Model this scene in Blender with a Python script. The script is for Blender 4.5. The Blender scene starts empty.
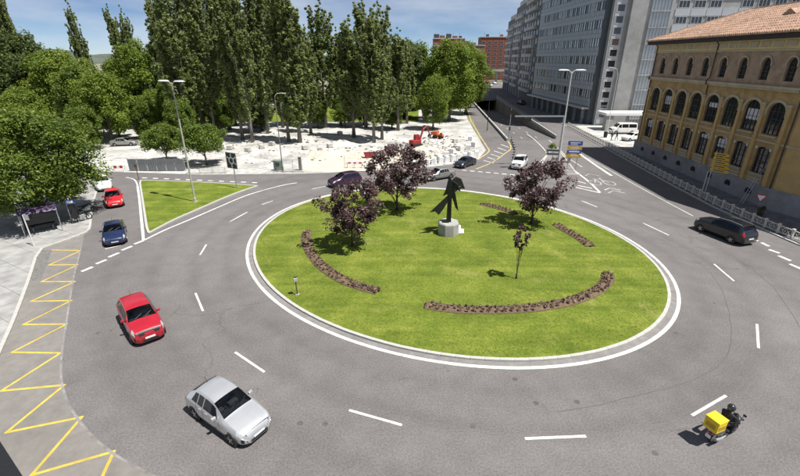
import bpy, bmesh, math, random
import numpy as np
from mathutils import Vector, Matrix
R = math.radians
random.seed(7)
scene = bpy.context.scene
scene.unit_settings.system = 'METRIC'
scene.unit_settings.scale_length = 0.775   # one survey unit of this plan is 0.775 m
V = 1.29                                   # metres to survey units for things built at catalogue size
col = scene.collection

# ------------------------------------------------------------------ camera, sky, sun, exposure
CAM_H, PITCH, FPX = 19.0, R(23.1), 422.0          # eye height (m), downward pitch, focal length in units of an 800 wide frame
cam_data = bpy.data.cameras.new('camera')
cam_data.sensor_width = 36.0
cam_data.lens = 36.0 * FPX / 800.0
cam_data.clip_start = 0.3
cam_data.clip_end = 9000.0
cam = bpy.data.objects.new('camera', cam_data)
col.objects.link(cam)
cam.location = (0, 0, CAM_H)
cam.rotation_euler = (R(90) - PITCH, 0, 0)
scene.camera = cam

SUN_TO = Vector((0.425, -0.225, 1.0)).normalized()   # direction towards the sun
world = bpy.data.worlds.new('World')
scene.world = world
world.use_nodes = True
wn, wl = world.node_tree.nodes, world.node_tree.links
bg = wn['Background']
sky = wn.new('ShaderNodeTexSky')
sky.sky_type = 'NISHITA'
sky.sun_disc = False
sky.sun_elevation = math.asin(SUN_TO.z)
sky.sun_rotation = math.atan2(SUN_TO.x, SUN_TO.y)
sky.air_density = 0.5
sky.dust_density = 0.0
sky.ozone_density = 4.0
tc = wn.new('ShaderNodeTexCoord')
mp = wn.new('ShaderNodeMapping'); mp.inputs['Scale'].default_value = (1.3, 1.3, 6.0)
cn = wn.new('ShaderNodeTexNoise'); cn.inputs['Scale'].default_value = 1.7; cn.inputs['Detail'].default_value = 7.0; cn.inputs['Roughness'].default_value = 0.55
cr = wn.new('ShaderNodeValToRGB'); cr.color_ramp.elements[0].position = 0.38; cr.color_ramp.elements[1].position = 0.72
cr.color_ramp.elements[1].color = (0.8, 0.8, 0.8, 1)
cm = wn.new('ShaderNodeMixRGB'); cm.inputs['Color2'].default_value = (8.2, 8.6, 9.2, 1)
wl.new(tc.outputs['Generated'], mp.inputs['Vector']); wl.new(mp.outputs['Vector'], cn.inputs['Vector'])
wl.new(cn.outputs['Fac'], cr.inputs['Fac']); wl.new(cr.outputs['Color'], cm.inputs['Fac'])
wl.new(sky.outputs['Color'], cm.inputs['Color1']); wl.new(cm.outputs['Color'], bg.inputs['Color'])
bg.inputs['Strength'].default_value = 0.061

sun_data = bpy.data.lights.new('sun', 'SUN')
sun_data.energy = 5.0
sun_data.angle = R(0.53)
sun_data.color = (1.0, 0.965, 0.90)
sun = bpy.data.objects.new('sun', sun_data)
col.objects.link(sun)
sun.location = SUN_TO * 120
sun.rotation_euler = (-SUN_TO).to_track_quat('-Z', 'Y').to_euler()

vs = scene.view_settings
vs.view_transform = 'Standard'; vs.look = 'None'; vs.gamma = 1.0; vs.use_curve_mapping = False
vs.exposure = 0.60

# ------------------------------------------------------------------ helpers
_fw = np.array([0, math.cos(PITCH), -math.sin(PITCH)]); _up = np.array([0, math.sin(PITCH), math.cos(PITCH)])
def at(px, py, z=0.0):
    """survey point: where a sight line of the 800x476 photograph meets the level z"""
    d = _fw + (px - 400) / FPX * np.array([1., 0, 0]) - (py - 238) / FPX * _up
    k = (z - CAM_H) / d[2]
    return Vector((d[0] * k, d[1] * k, z))

def tag(o, label=None, cat=None, group=None, kind=None):
    if label: o['label'] = label
    if cat: o['category'] = cat
    if group: o['group'] = group
    if kind: o['kind'] = kind
    return o
def thing(name, label, cat, loc=(0, 0, 0), rz=0.0, group=None):
    o = bpy.data.objects.new(name, None)
    o.empty_display_size = 0.3
    col.objects.link(o); o.location = loc; o.rotation_euler = (0, 0, rz)
    return tag(o, label, cat, group)
def inst(name, mesh, parent=None, loc=(0, 0, 0), rot=(0, 0, 0), scale=(1, 1, 1)):
    o = bpy.data.objects.new(name, mesh)
    col.objects.link(o); o.parent = parent
    o.location = loc; o.rotation_euler = rot; o.scale = scale
    return o
def copy_tree(o, parent=None):
    c = o.copy(); col.objects.link(c); c.parent = parent
    for ch in o.children: copy_tree(ch, c)
    return c

class MB:
    """collects polygons for one mesh"""
    def __init__(s): s.v = []; s.f = []; s.m = []
    def add(s, vs, fs, m=0):
        b = len(s.v); s.v += [tuple(p) for p in vs]
        s.f += [tuple(b + i for i in f) for f in fs]; s.m += [m] * len(fs); return s
    def box(s, c, d, m=0, rz=0.0, ry=0.0, rx=0.0, taper=1.0):
        x, y, z = d[0] / 2, d[1] / 2, d[2] / 2
        p = [(-x, -y, -z), (x, -y, -z), (x, y, -z), (-x, y, -z), (-x * taper, -y * taper, z), (x * taper, -y * taper, z), (x * taper, y * taper, z), (-x * taper, y * taper, z)]
        M = Matrix.Translation(c) @ Matrix.Rotation(rz, 4, 'Z') @ Matrix.Rotation(ry, 4, 'Y') @ Matrix.Rotation(rx, 4, 'X')
        return s.add([M @ Vector(q) for q in p], [(3, 2, 1, 0), (4, 5, 6, 7), (0, 1, 5, 4), (1, 2, 6, 5), (2, 3, 7, 6), (3, 0, 4, 7)], m)
    def prism(s, poly, z0, z1, m=0):
        n = len(poly)
        a = sum(poly[i][0] * poly[(i + 1) % n][1] - poly[(i + 1) % n][0] * poly[i][1] for i in range(n))
        if a < 0: poly = list(reversed(poly))
        vs = [(p[0], p[1], z0) for p in poly] + [(p[0], p[1], z1) for p in poly]
        return s.add(vs, [tuple(range(n - 1, -1, -1)), tuple(range(n, 2 * n))] + [(i, (i + 1) % n, n + (i + 1) % n, n + i) for i in range(n)], m)
    def tube(s, path, rad, n=8, m=0, cap=True):
        path = [Vector(p) for p in path]
        if not hasattr(rad, '__len__'): rad = [rad] * len(path)
        vs = []; k = len(path)
        prev = None
        for i, p in enumerate(path):
            t = (path[min(i + 1, k - 1)] - path[max(i - 1, 0)]).normalized()
            if prev is None:
                a = Vector((0, 0, 1)) if abs(t.z) < 0.9 else Vector((1, 0, 0))
                u = t.cross(a).normalized()
            else:
                u = (prev - t * prev.dot(t)).normalized()
            prev = u; w = t.cross(u)
            for j in range(n):
                q = 2 * math.pi * j / n
                vs.append(p + (u * math.cos(q) + w * math.sin(q)) * rad[i])
        fs = [(i * n + j, i * n + (j + 1) % n, (i + 1) * n + (j + 1) % n, (i + 1) * n + j) for i in range(k - 1) for j in range(n)]
        if cap: fs += [tuple(range(n - 1, -1, -1)), tuple((k - 1) * n + j for j in range(n))]
        return s.add(vs, fs, m)
    def lathe(s, prof, n=16, m=0, axis='Z', c=(0, 0, 0)):
        vs = []
        for r, h in prof:
            for j in range(n):
                q = 2 * math.pi * j / n; a, b = r * math.cos(q), r * math.sin(q)
                p = (a, b, h) if axis == 'Z' else ((a, h, b) if axis == 'Y' else (h, a, b))
                vs.append((p[0] + c[0], p[1] + c[1], p[2] + c[2]))
        k = len(prof)
        fs = [(i * n + j, i * n + (j + 1) % n, (i + 1) * n + (j + 1) % n, (i + 1) * n + j) for i in range(k - 1) for j in range(n)]
        fs += [tuple(range(n - 1, -1, -1)), tuple((k - 1) * n + j for j in range(n))]
        return s.add(vs, fs, m)
    def mesh(s, name, mats, smooth=False, fix=True):
        me = bpy.data.meshes.new(name)
        me.from_pydata(s.v, [], s.f)
        for mt in (mats if isinstance(mats, (list, tuple)) else [mats]): me.materials.append(mt)
        me.polygons.foreach_set('material_index', s.m)
        if fix:
            bm = bmesh.new(); bm.from_mesh(me); bmesh.ops.recalc_face_normals(bm, faces=bm.faces); bm.to_mesh(me); bm.free()
        if smooth: me.polygons.foreach_set('use_smooth', [True] * len(me.polygons))
        me.update(); return me
    def build(s, name, mats, parent=None, smooth=False, loc=(0, 0, 0), rot=(0, 0, 0), bevel=0.0, fix=True):
        o = inst(name, s.mesh(name, mats, smooth, fix), parent, loc, rot)
        if bevel:
            b = o.modifiers.new('bevel', 'BEVEL'); b.width = bevel; b.segments = 2; b.limit_method = 'ANGLE'
        return o

def sheet(name, poly, z, mat, holes=(), kind='structure', parent=None):
    """flat polygon with holes"""
    bm = bmesh.new(); edges = []
    for lp in [poly] + list(holes):
        vv = [bm.verts.new((p[0], p[1], z)) for p in lp]
        edges += [bm.edges.new((vv[i], vv[(i + 1) % len(vv)])) for i in range(len(vv))]
    bmesh.ops.triangle_fill(bm, use_beauty=True, use_dissolve=False, edges=edges)
    for f in bm.faces:
        f.normal_update()
        if f.normal.z < 0: f.normal_flip()
    me = bpy.data.meshes.new(name); bm.to_mesh(me); bm.free(); me.materials.append(mat)
    o = inst(name, me, parent)
    if not parent and kind: o['kind'] = kind
    return o

# ------------------------------------------------------------------ materials
def new_mat(name):
    m = bpy.data.materials.new(name); m.use_nodes = True
    nt = m.node_tree; return m, nt.nodes, nt.links, nt.nodes['Principled BSDF']
def setp(b, **k):
    for a, v in k.items():
        b.inputs[a.replace('_', ' ')].default_value = v
def mat(name, c, rough=0.7, var=0.15, scale=3.0, bump=0.0, metal=0.0, coat=0.0, spec=0.5, detail=6.0, dirt=0.0, bscale=None, coord='Object', stretch=None):
    m, n, l, b = new_mat(name)
    setp(b, Roughness=rough, Metallic=metal, Coat_Weight=coat, Specular_IOR_Level=spec)
    if coat: setp(b, Coat_Roughness=0.04)
    if var <= 0 and bump <= 0:
        setp(b, Base_Color=(*c, 1)); return m
    t = n.new('ShaderNodeTexCoord'); vec = t.outputs[coord]
    if stretch:
        mp = n.new('ShaderNodeMapping'); mp.inputs['Scale'].default_value = stretch; l.new(vec, mp.inputs['Vector']); vec = mp.outputs['Vector']
    nz = n.new('ShaderNodeTexNoise'); nz.inputs['Scale'].default_value = scale; nz.inputs['Detail'].default_value = detail; nz.inputs['Roughness'].default_value = 0.65
    l.new(vec, nz.inputs['Vector'])
    r = n.new('ShaderNodeValToRGB'); e = r.color_ramp.elements
    e[0].position = 0.3; e[1].position = 0.7
    e[0].color = (*[max(0, x * (1 - var)) for x in c], 1); e[1].color = (*[min(1, x * (1 + var)) for x in c], 1)
    l.new(nz.outputs['Fac'], r.inputs['Fac']); out = r.outputs['Color']
    if dirt:
        n2 = n.new('ShaderNodeTexNoise'); n2.inputs['Scale'].default_value = scale * 0.17; n2.inputs['Detail'].default_value = 8
        l.new(vec, n2.inputs['Vector'])
        r2 = n.new('ShaderNodeValToRGB'); r2.color_ramp.elements[0].position = 0.42; r2.color_ramp.elements[1].position = 0.68
        l.new(n2.outputs['Fac'], r2.inputs['Fac'])
        mx = n.new('ShaderNodeMixRGB'); mx.blend_type = 'MULTIPLY'; mx.inputs['Color2'].default_value = (1 - dirt, 1 - dirt, 1 - dirt * 1.05, 1)
        l.new(r2.outputs['Color'], mx.inputs['Fac']); l.new(out, mx.inputs['Color1']); out = mx.outputs['Color']
    l.new(out, b.inputs['Base Color'])
    if bump:
        n3 = n.new('ShaderNodeTexNoise'); n3.inputs['Scale'].default_value = bscale or scale * 6; n3.inputs['Detail'].default_value = 5
        l.new(vec, n3.inputs['Vector'])
        bp = n.new('ShaderNodeBump'); bp.inputs['Strength'].default_value = bump; bp.inputs['Distance'].default_value = 0.05
        l.new(n3.outputs['Fac'], bp.inputs['Height']); l.new(bp.outputs['Normal'], b.inputs['Normal'])
    return m

def asphalt_mat(name, c, cracks=0.5, tracks=False):
    m, n, l, b = new_mat(name); setp(b, Roughness=0.9, Specular_IOR_Level=0.25)
    t = n.new('ShaderNodeTexCoord'); vec = t.outputs['Object']
    def noise(sc, det, ro=0.6, v=vec):
        z = n.new('ShaderNodeTexNoise'); z.inputs['Scale'].default_value = sc; z.inputs['Detail'].default_value = det; z.inputs['Roughness'].default_value = ro
        l.new(v, z.inputs['Vector']); return z.outputs['Fac']
    def ramp(f, p0, c0, p1, c1):
        r = n.new('ShaderNodeValToRGB'); e = r.color_ramp.elements
        e[0].position = p0; e[0].color = (*c0, 1); e[1].position = p1; e[1].color = (*c1, 1); l.new(f, r.inputs['Fac']); return r.outputs['Color']
    def mul(a, c_, fac=1.0):
        x = n.new('ShaderNodeMixRGB'); x.blend_type = 'MULTIPLY'; x.inputs['Fac'].default_value = fac; l.new(a, x.inputs['Color1']); l.new(c_, x.inputs['Color2']); return x.outputs['Color']
    big = ramp(noise(0.06, 5), 0.3, [x * 0.82 for x in c], 0.7, [x * 1.14 for x in c])
    mid = ramp(noise(0.6, 6), 0.25, (0.86, 0.86, 0.86), 0.75, (1.1, 1.09, 1.09))
    fine = ramp(noise(9.0, 3, 0.8), 0.3, (0.66, 0.66, 0.67), 0.7, (1.32, 1.31, 1.30))
    o = mul(mul(big, mid), fine)
    # repaired patches and tarred cracks
    dv = n.new('ShaderNodeVectorMath'); dv.operation = 'ADD'
    nz = n.new('ShaderNodeTexNoise'); nz.inputs['Scale'].default_value = 0.25; nz.inputs['Detail'].default_value = 6
    l.new(vec, nz.inputs['Vector'])
    sc = n.new('ShaderNodeVectorMath'); sc.operation = 'SCALE'; sc.inputs['Scale'].default_value = 5.0
    l.new(nz.outputs['Color'], sc.inputs[0]); l.new(vec, dv.inputs[0]); l.new(sc.outputs[0], dv.inputs[1])
    vo = n.new('ShaderNodeTexVoronoi'); vo.feature = 'DISTANCE_TO_EDGE'; vo.inputs['Scale'].default_value = 0.075
    l.new(dv.outputs[0], vo.inputs['Vector'])
    line = ramp(vo.outputs['Distance'], 0.0, (0.52, 0.52, 0.54), 0.006, (1, 1, 1))
    mk = ramp(noise(0.11, 3), 0.47, (0, 0, 0), 0.56, (1, 1, 1))
    x = n.new('ShaderNodeMixRGB'); x.blend_type = 'MULTIPLY'; l.new(o, x.inputs['Color1']); l.new(line, x.inputs['Color2'])
    mm = n.new('ShaderNodeMath'); mm.operation = 'MULTIPLY'; mm.inputs[1].default_value = cracks; l.new(mk, mm.inputs[0]); l.new(mm.outputs[0], x.inputs['Fac'])
    o = x.outputs['Color']
    # polished and darkened wheel tracks round the island
    if tracks:
        sb = n.new('ShaderNodeVectorMath'); sb.operation = 'SUBTRACT'; sb.inputs[1].default_value = (4.58, 43.79, 0); l.new(vec, sb.inputs[0])
        wob = n.new('ShaderNodeVectorMath'); wob.operation = 'SCALE'; wob.inputs['Scale'].default_value = 0.35; l.new(nz.outputs['Color'], wob.inputs[0])
        ad = n.new('ShaderNodeVectorMath'); ad.operation = 'ADD'; l.new(sb.outputs[0], ad.inputs[0]); l.new(wob.outputs[0], ad.inputs[1])
        rt_ = n.new('ShaderNodeMapping'); rt_.inputs['Rotation'].default_value = (0, 0, -math.atan2(0.653, -0.757)); l.new(ad.outputs[0], rt_.inputs['Vector'])
        ln_ = n.new('ShaderNodeVectorMath'); ln_.operation = 'LENGTH'; s2 = n.new('ShaderNodeVectorMath'); s2.operation = 'MULTIPLY'; s2.inputs[1].default_value = (1 / 23.1, 1 / 19.9, 0)
        l.new(rt_.outputs['Vector'], s2.inputs[0]); l.new(s2.outputs[0], ln_.inputs[0])
        cr_ = n.new('ShaderNodeValToRGB'); el_ = cr_.color_ramp.elements
        mr_ = n.new('ShaderNodeMapRange'); mr_.inputs['From Min'].default_value = 1.0; mr_.inputs['From Max'].default_value = 2.0; l.new(ln_.outputs['Value'], mr_.inputs['Value']); l.new(mr_.outputs[0], cr_.inputs['Fac'])
        el_[0].position = 0; el_[0].color = (1.06, 1.05, 1.03, 1); el_[1].position = 1; el_[1].color = (1, 1, 1, 1)
        for p_, v_ in ((.05, .97), (.09, .9), (.13, 1.0), (.19, .99), (.23, .9), (.28, 1.04), (.36, 1.03), (.41, .91), (.46, 1.0), (.53, 1.0), (.58, .92), (.64, 1.05), (.8, 1.03)):
            k_ = el_.new(p_); k_.color = (v_, v_, v_, 1)
        o = mul(o, cr_.outputs['Color'])
    # oil drips and chewing gum dots
    v2 = n.new('ShaderNodeTexVoronoi'); v2.feature = 'F1'; v2.inputs['Scale'].default_value = 0.42
    l.new(vec, v2.inputs['Vector'])
    dots = ramp(v2.outputs['Distance'], 0.035, (0.35, 0.35, 0.36), 0.06, (1, 1, 1))
    m2 = ramp(noise(0.9, 2), 0.56, (0, 0, 0), 0.6, (1, 1, 1))
    x2 = n.new('ShaderNodeMixRGB'); x2.blend_type = 'MULTIPLY'; l.new(m2, x2.inputs['Fac']); l.new(o, x2.inputs['Color1']); l.new(dots, x2.inputs['Color2'])
    l.new(x2.outputs['Color'], b.inputs['Base Color'])
    bp = n.new('ShaderNodeBump'); bp.inputs['Strength'].default_value = 0.35; bp.inputs['Distance'].default_value = 0.02
    l.new(noise(25.0, 3, 0.8), bp.inputs['Height']); l.new(bp.outputs['Normal'], b.inputs['Normal'])
    return m

def leaf_mat(name, dark, light, transl=0.35, rough=0.55):
    m, n, l, b = new_mat(name); setp(b, Roughness=rough, Specular_IOR_Level=0.35)
    a = n.new('ShaderNodeAttribute'); a.attribute_name = 'v'
    r = n.new('ShaderNodeValToRGB'); e = r.color_ramp.elements
    e[0].color = (*dark, 1); e[1].color = (*light, 1); l.new(a.outputs['Fac'], r.inputs['Fac'])
    l.new(r.outputs['Color'], b.inputs['Base Color'])
    tr = n.new('ShaderNodeBsdfTranslucent'); l.new(r.outputs['Color'], tr.inputs['Color'])
    mx = n.new('ShaderNodeMixShader'); mx.inputs['Fac'].default_value = transl
    out = n['Material Output']
    l.new(b.outputs[0], mx.inputs[1]); l.new(tr.outputs[0], mx.inputs[2]); l.new(mx.outputs[0], out.inputs['Surface'])
    return m

def grass_mat(name):
    m, n, l, b = new_mat(name); setp(b, Roughness=0.9, Specular_IOR_Level=0.1)
    t = n.new('ShaderNodeTexCoord'); vec = t.outputs['Object']
    def nz(sc, det, rg=0.6):
        z = n.new('ShaderNodeTexNoise'); z.inputs['Scale'].default_value = sc; z.inputs['Detail'].default_value = det; z.inputs['Roughness'].default_value = rg; l.new(vec, z.inputs['Vector']); return z.outputs['Fac']
    r = n.new('ShaderNodeValToRGB'); e = r.color_ramp.elements
    e[0].position = 0.28; e[0].color = (0.082, 0.122, 0.018, 1); e[1].position = 0.72; e[1].color = (0.195, 0.222, 0.044, 1)
    k = r.color_ramp.elements.new(0.5); k.color = (0.13, 0.168, 0.027, 1)
    l.new(nz(0.35, 6), r.inputs['Fac'])
    f = n.new('ShaderNodeValToRGB'); f.color_ramp.elements[0].position = 0.3; f.color_ramp.elements[0].color = (0.62, 0.66, 0.6, 1); f.color_ramp.elements[1].position = 0.72; f.color_ramp.elements[1].color = (1.32, 1.28, 1.2, 1)
    l.new(nz(4.5, 5, 0.75), f.inputs['Fac'])
    x = n.new('ShaderNodeMixRGB'); x.blend_type = 'MULTIPLY'; x.inputs['Fac'].default_value = 1; l.new(r.outputs['Color'], x.inputs['Color1']); l.new(f.outputs['Color'], x.inputs['Color2'])
    # mowing streaks
    ms = n.new('ShaderNodeMapping'); ms.inputs['Rotation'].default_value = (0, 0, 0.12); ms.inputs['Scale'].default_value = (0.12, 1.3, 1); l.new(vec, ms.inputs['Vector'])
    mz = n.new('ShaderNodeTexNoise'); mz.inputs['Scale'].default_value = 1.0; mz.inputs['Detail'].default_value = 4; l.new(ms.outputs['Vector'], mz.inputs['Vector'])
    mr2 = n.new('ShaderNodeValToRGB'); mr2.color_ramp.elements[0].position = .35; mr2.color_ramp.elements[0].color = (.86, .88, .84, 1); mr2.color_ramp.elements[1].position = .65; mr2.color_ramp.elements[1].color = (1.14, 1.12, 1.1, 1); l.new(mz.outputs['Fac'], mr2.inputs['Fac'])
    x0 = n.new('ShaderNodeMixRGB'); x0.blend_type = 'MULTIPLY'; x0.inputs['Fac'].default_value = 1; l.new(x.outputs['Color'], x0.inputs['Color1']); l.new(mr2.outputs['Color'], x0.inputs['Color2']); x = x0
    # dry straw blotches
    d = n.new('ShaderNodeValToRGB'); d.color_ramp.elements[0].position = 0.57; d.color_ramp.elements[1].position = 0.74; l.new(nz(0.16, 7, 0.7), d.inputs['Fac'])
    y = n.new('ShaderNodeMixRGB'); y.inputs['Color2'].default_value = (0.33, 0.31, 0.12, 1); l.new(x.outputs['Color'], y.inputs['Color1'])
    mm = n.new('ShaderNodeMath'); mm.operation = 'MULTIPLY'; mm.inputs[1].default_value = 0.6; l.new(d.outputs['Color'], mm.inputs[0]); l.new(mm.outputs[0], y.inputs['Fac'])
    l.new(y.outputs['Color'], b.inputs['Base Color'])
    bp = n.new('ShaderNodeBump'); bp.inputs['Strength'].default_value = 0.7; bp.inputs['Distance'].default_value = 0.06
    l.new(nz(9, 5, 0.8), bp.inputs['Height']); l.new(bp.outputs['Normal'], b.inputs['Normal'])
    return m

def tile_mat(name, c1, c2, joint, w, h, rough=0.8, off=0.5, jw=0.02, bump=0.4, coord='Object', rot=0.0, vert=False):
    m, n, l, b = new_mat(name); setp(b, Roughness=rough, Specular_IOR_Level=0.3)
    t = n.new('ShaderNodeTexCoord'); mp = n.new('ShaderNodeMapping'); mp.inputs['Rotation'].default_value = (R(90) if vert else 0, 0, rot)
    l.new(t.outputs[coord], mp.inputs['Vector'])
    k = n.new('ShaderNodeTexBrick'); k.offset = off; k.inputs['Scale'].default_value = 1; k.inputs['Brick Width'].default_value = w; k.inputs['Row Height'].default_value = h
    k.inputs['Mortar Size'].default_value = jw; k.inputs['Color1'].default_value = (*c1, 1); k.inputs['Color2'].default_value = (*c2, 1); k.inputs['Mortar'].default_value = (*joint, 1)
    l.new(mp.outputs['Vector'], k.inputs['Vector'])
    z = n.new('ShaderNodeTexNoise'); z.inputs['Scale'].default_value = 0.8; z.inputs['Detail'].default_value = 8; l.new(t.outputs[coord], z.inputs['Vector'])
    r = n.new('ShaderNodeValToRGB'); r.color_ramp.elements[0].color = (0.68, 0.68, 0.68, 1); r.color_ramp.elements[0].position = .3; r.color_ramp.elements[1].color = (1.15, 1.15, 1.15, 1); r.color_ramp.elements[1].position = .7
    l.new(z.outputs['Fac'], r.inputs['Fac'])
    x = n.new('ShaderNodeMixRGB'); x.blend_type = 'MULTIPLY'; x.inputs['Fac'].default_value = 1; l.new(k.outputs['Color'], x.inputs['Color1']); l.new(r.outputs['Color'], x.inputs['Color2'])
    l.new(x.outputs['Color'], b.inputs['Base Color'])
    bp = n.new('ShaderNodeBump'); bp.inputs['Strength'].default_value = bump; bp.inputs['Distance'].default_value = 0.02; bp.invert = True
    l.new(k.outputs['Fac'], bp.inputs['Height']); l.new(bp.outputs['Normal'], b.inputs['Normal'])
    return m

def paint_mat(name, c, wear=0.5):
    """road paint, chipped down to the asphalt in places"""
    m = mat(name, c, 0.8, 0.2, 3, dirt=0.3); n, l = m.node_tree.nodes, m.node_tree.links; b = n['Principled BSDF']
    src = b.inputs['Base Color'].links[0].from_socket; t = n['Texture Coordinate']
    z = n.new('ShaderNodeTexNoise'); z.inputs['Scale'].default_value = 5.5; z.inputs['Detail'].default_value = 9; z.inputs['Roughness'].default_value = .75; l.new(t.outputs['Object'], z.inputs['Vector'])
    r = n.new('ShaderNodeValToRGB'); r.color_ramp.elements[0].position = wear + .05; r.color_ramp.elements[1].position = wear + .15; l.new(z.outputs['Fac'], r.inputs['Fac'])
    x = n.new('ShaderNodeMixRGB'); x.inputs['Color2'].default_value = (0.19, 0.18, 0.175, 1); l.new(src, x.inputs['Color1']); l.new(r.outputs['Color'], x.inputs['Fac']); l.new(x.outputs['Color'], b.inputs['Base Color'])
    return m
M = {}
M['asphalt'] = asphalt_mat('asphalt', (0.150, 0.1415, 0.140), 0.5, True)
M['asphalt_far'] = asphalt_mat('old_asphalt', (0.125, 0.12, 0.118), 0.3)
M['bay'] = mat('bay_concrete', (0.19, 0.178, 0.165), 0.9, 0.16, 1.2, 0.3, dirt=0.14, bscale=14)
M['seam'] = mat('seam_concrete', (0.235, 0.225, 0.215), 0.9, 0.3, 2.0, dirt=0.4)
M['white_paint'] = paint_mat('road_paint_white', (0.66, 0.65, 0.62))
M['yellow_paint'] = paint_mat('road_paint_yellow', (0.58, 0.41, 0.06), 0.53)
M['grey_paint'] = mat('worn_paint', (0.40, 0.40, 0.385), 0.8, 0.3, 3, dirt=0.3)
M['gutter'] = mat('gutter_concrete', (0.20, 0.19, 0.185), 0.9, 0.2, 1.5, 0.2, dirt=0.2)
M['kerb'] = mat('kerb_concrete', (0.44, 0.43, 0.40), 0.85, 0.2, 2.2, 0.2, dirt=0.3)
M['plaza'] = mat('pale_gravel', (0.47, 0.46, 0.44), 0.95, 0.3, 0.9, 0.5, dirt=0.4, bscale=9)
M['sand'] = mat('pale_sand', (0.52, 0.475, 0.40), 0.95, 0.2, 0.9, 0.5, dirt=0.15)
M['rubble'] = mat('rubble_stone', (0.50, 0.47, 0.43), 0.95, 0.35, 1.5, 0.4)
M['pave'] = tile_mat('pavement_slabs', (0.33, 0.325, 0.315), (0.30, 0.295, 0.29), (0.20, 0.195, 0.19), 2.4, 2.4, 0.85, 0.0, 0.03, rot=0.5)
M['pave_shade'] = tile_mat('pavement_setts', (0.17, 0.17, 0.18), (0.15, 0.15, 0.16), (0.10, 0.10, 0.10), 0.8, 0.4, 0.85)  # base colour lowered to deepen the building shade on this pavement
M['grass'] = grass_mat('lawn')
M['soil'] = mat('bark_soil', (0.135, 0.092, 0.058), 0.95, 0.4, 5, 0.8, bscale=20)
M['ground'] = mat('dry_ground', (0.20, 0.19, 0.13), 0.95, 0.35, 0.05, dirt=0.3)
M['bark'] = mat('bark', (0.16, 0.14, 0.115), 0.95, 0.35, 3, 0.7, stretch=(1, 1, 0.25))
M['bark_pale'] = mat('pale_bark', (0.155, 0.14, 0.12), 0.95, 0.35, 3, 0.7, stretch=(1, 1, 0.25))
M['bark_dark'] = mat('dark_bark', (0.06, 0.045, 0.04), 0.95, 0.3, 4, 0.5)
M['leaf_plane'] = leaf_mat('plane_leaf', (0.055, 0.095, 0.012), (0.23, 0.31, 0.05), 0.45)
M['leaf_lime'] = leaf_mat('lime_leaf', (0.085, 0.14, 0.014), (0.30, 0.38, 0.06), 0.48)
M['leaf_poplar'] = leaf_mat('poplar_leaf', (0.10, 0.14, 0.036), (0.39, 0.45, 0.16), 0.52, 0.45)
M['leaf_dark'] = leaf_mat('dark_leaf', (0.040, 0.066, 0.016), (0.16, 0.20, 0.055), 0.4)
M['leaf_plum'] = leaf_mat('plum_leaf', (0.034, 0.014, 0.016), (0.21, 0.135, 0.135), 0.35, 0.4)
M['concrete'] = mat('concrete', (0.36, 0.355, 0.34), 0.85, 0.2, 1.2, 0.25, dirt=0.3)
M['white'] = mat('white_paint', (0.75, 0.75, 0.74), 0.5, 0.06, 2)
M['steel'] = mat('galvanised_steel', (0.42, 0.43, 0.44), 0.45, 0.12, 4, metal=0.6)
M['pale_steel'] = mat('pale_lamp_paint', (0.62, 0.62, 0.60), 0.5, 0.1, 3)
M['pole_green'] = mat('grey_green_pole', (0.36, 0.36, 0.30), 0.5, 0.12, 3)
M['black'] = mat('black_plastic', (0.012, 0.012, 0.013), 0.5, 0.2, 6)
M['rubber'] = mat('tyre_rubber', (0.018, 0.018, 0.019), 0.85, 0.25, 8)
M['rim'] = mat('alloy_rim', (0.50, 0.51, 0.53), 0.3, 0.1, 5, metal=0.9)
M['glass'] = mat('tinted_glass', (0.008, 0.011, 0.016), 0.05, 0, spec=0.5)
def clear_glass(name, tint, gloss=0.05):
    m, n, l, b = new_mat(name); n.remove(b)
    tr = n.new('ShaderNodeBsdfTransparent'); tr.inputs['Color'].default_value = (*tint, 1)
    gl = n.new('ShaderNodeBsdfGlossy'); gl.inputs['Roughness'].default_value = gloss
    fr = n.new('ShaderNodeFresnel'); fr.inputs['IOR'].default_value = 1.6
    mx = n.new('ShaderNodeMixShader'); l.new(fr.outputs[0], mx.inputs['Fac']); l.new(tr.outputs[0], mx.inputs[1]); l.new(gl.outputs[0], mx.inputs[2]); l.new(mx.outputs[0], n['Material Output'].inputs['Surface'])
    return m
M['screen'] = clear_glass('car_screen_glass', (0.42, 0.46, 0.47))
M['cabin'] = mat('cabin_plastic', (0.035, 0.036, 0.04), 0.8, 0.2, 5)
M['seat'] = mat('seat_fabric', (0.085, 0.085, 0.09), 0.9, 0.2, 8)
M['win'] = mat('window_glass', (0.018, 0.022, 0.028), 0.06, 0.5, 0.7, spec=0.9)
M['lens'] = mat('headlight_lens', (0.40, 0.42, 0.44), 0.12, 0.4, 20, coat=0.6)
M['taillens'] = mat('tail_lens', (0.32, 0.012, 0.014), 0.15, 0.1, 20, coat=0.6)
M['plate'] = mat('number_plate', (0.72, 0.72, 0.70), 0.5, 0.03, 30)
M['bronze'] = mat('dark_bronze', (0.030, 0.032, 0.029), 0.42, 0.4, 2.5, 0.2, metal=0.6)
def paint(name, c, metal=0.0, rough=0.32):
    return mat(name, c, rough, 0.05, 1.3, metal=metal, coat=0.9)

# ------------------------------------------------------------------ ground plan
# underpass ramp cut into the street
TL0, TL1 = Vector((26.9, 106.0)), Vector((35.3, 222.0))     # left wall, near and far end
TR0, TR1 = Vector((39.6, 109.0)), Vector((49.0, 226.0))     # right wall
DEPTH = 5.8
hole = [TL0, TR0, TR1, TL1]
F = 3200
sheet('ground', [(-F, -300), (F, -300), (F, F), (-F, F)], -0.03, M['ground'], [hole])

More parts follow.
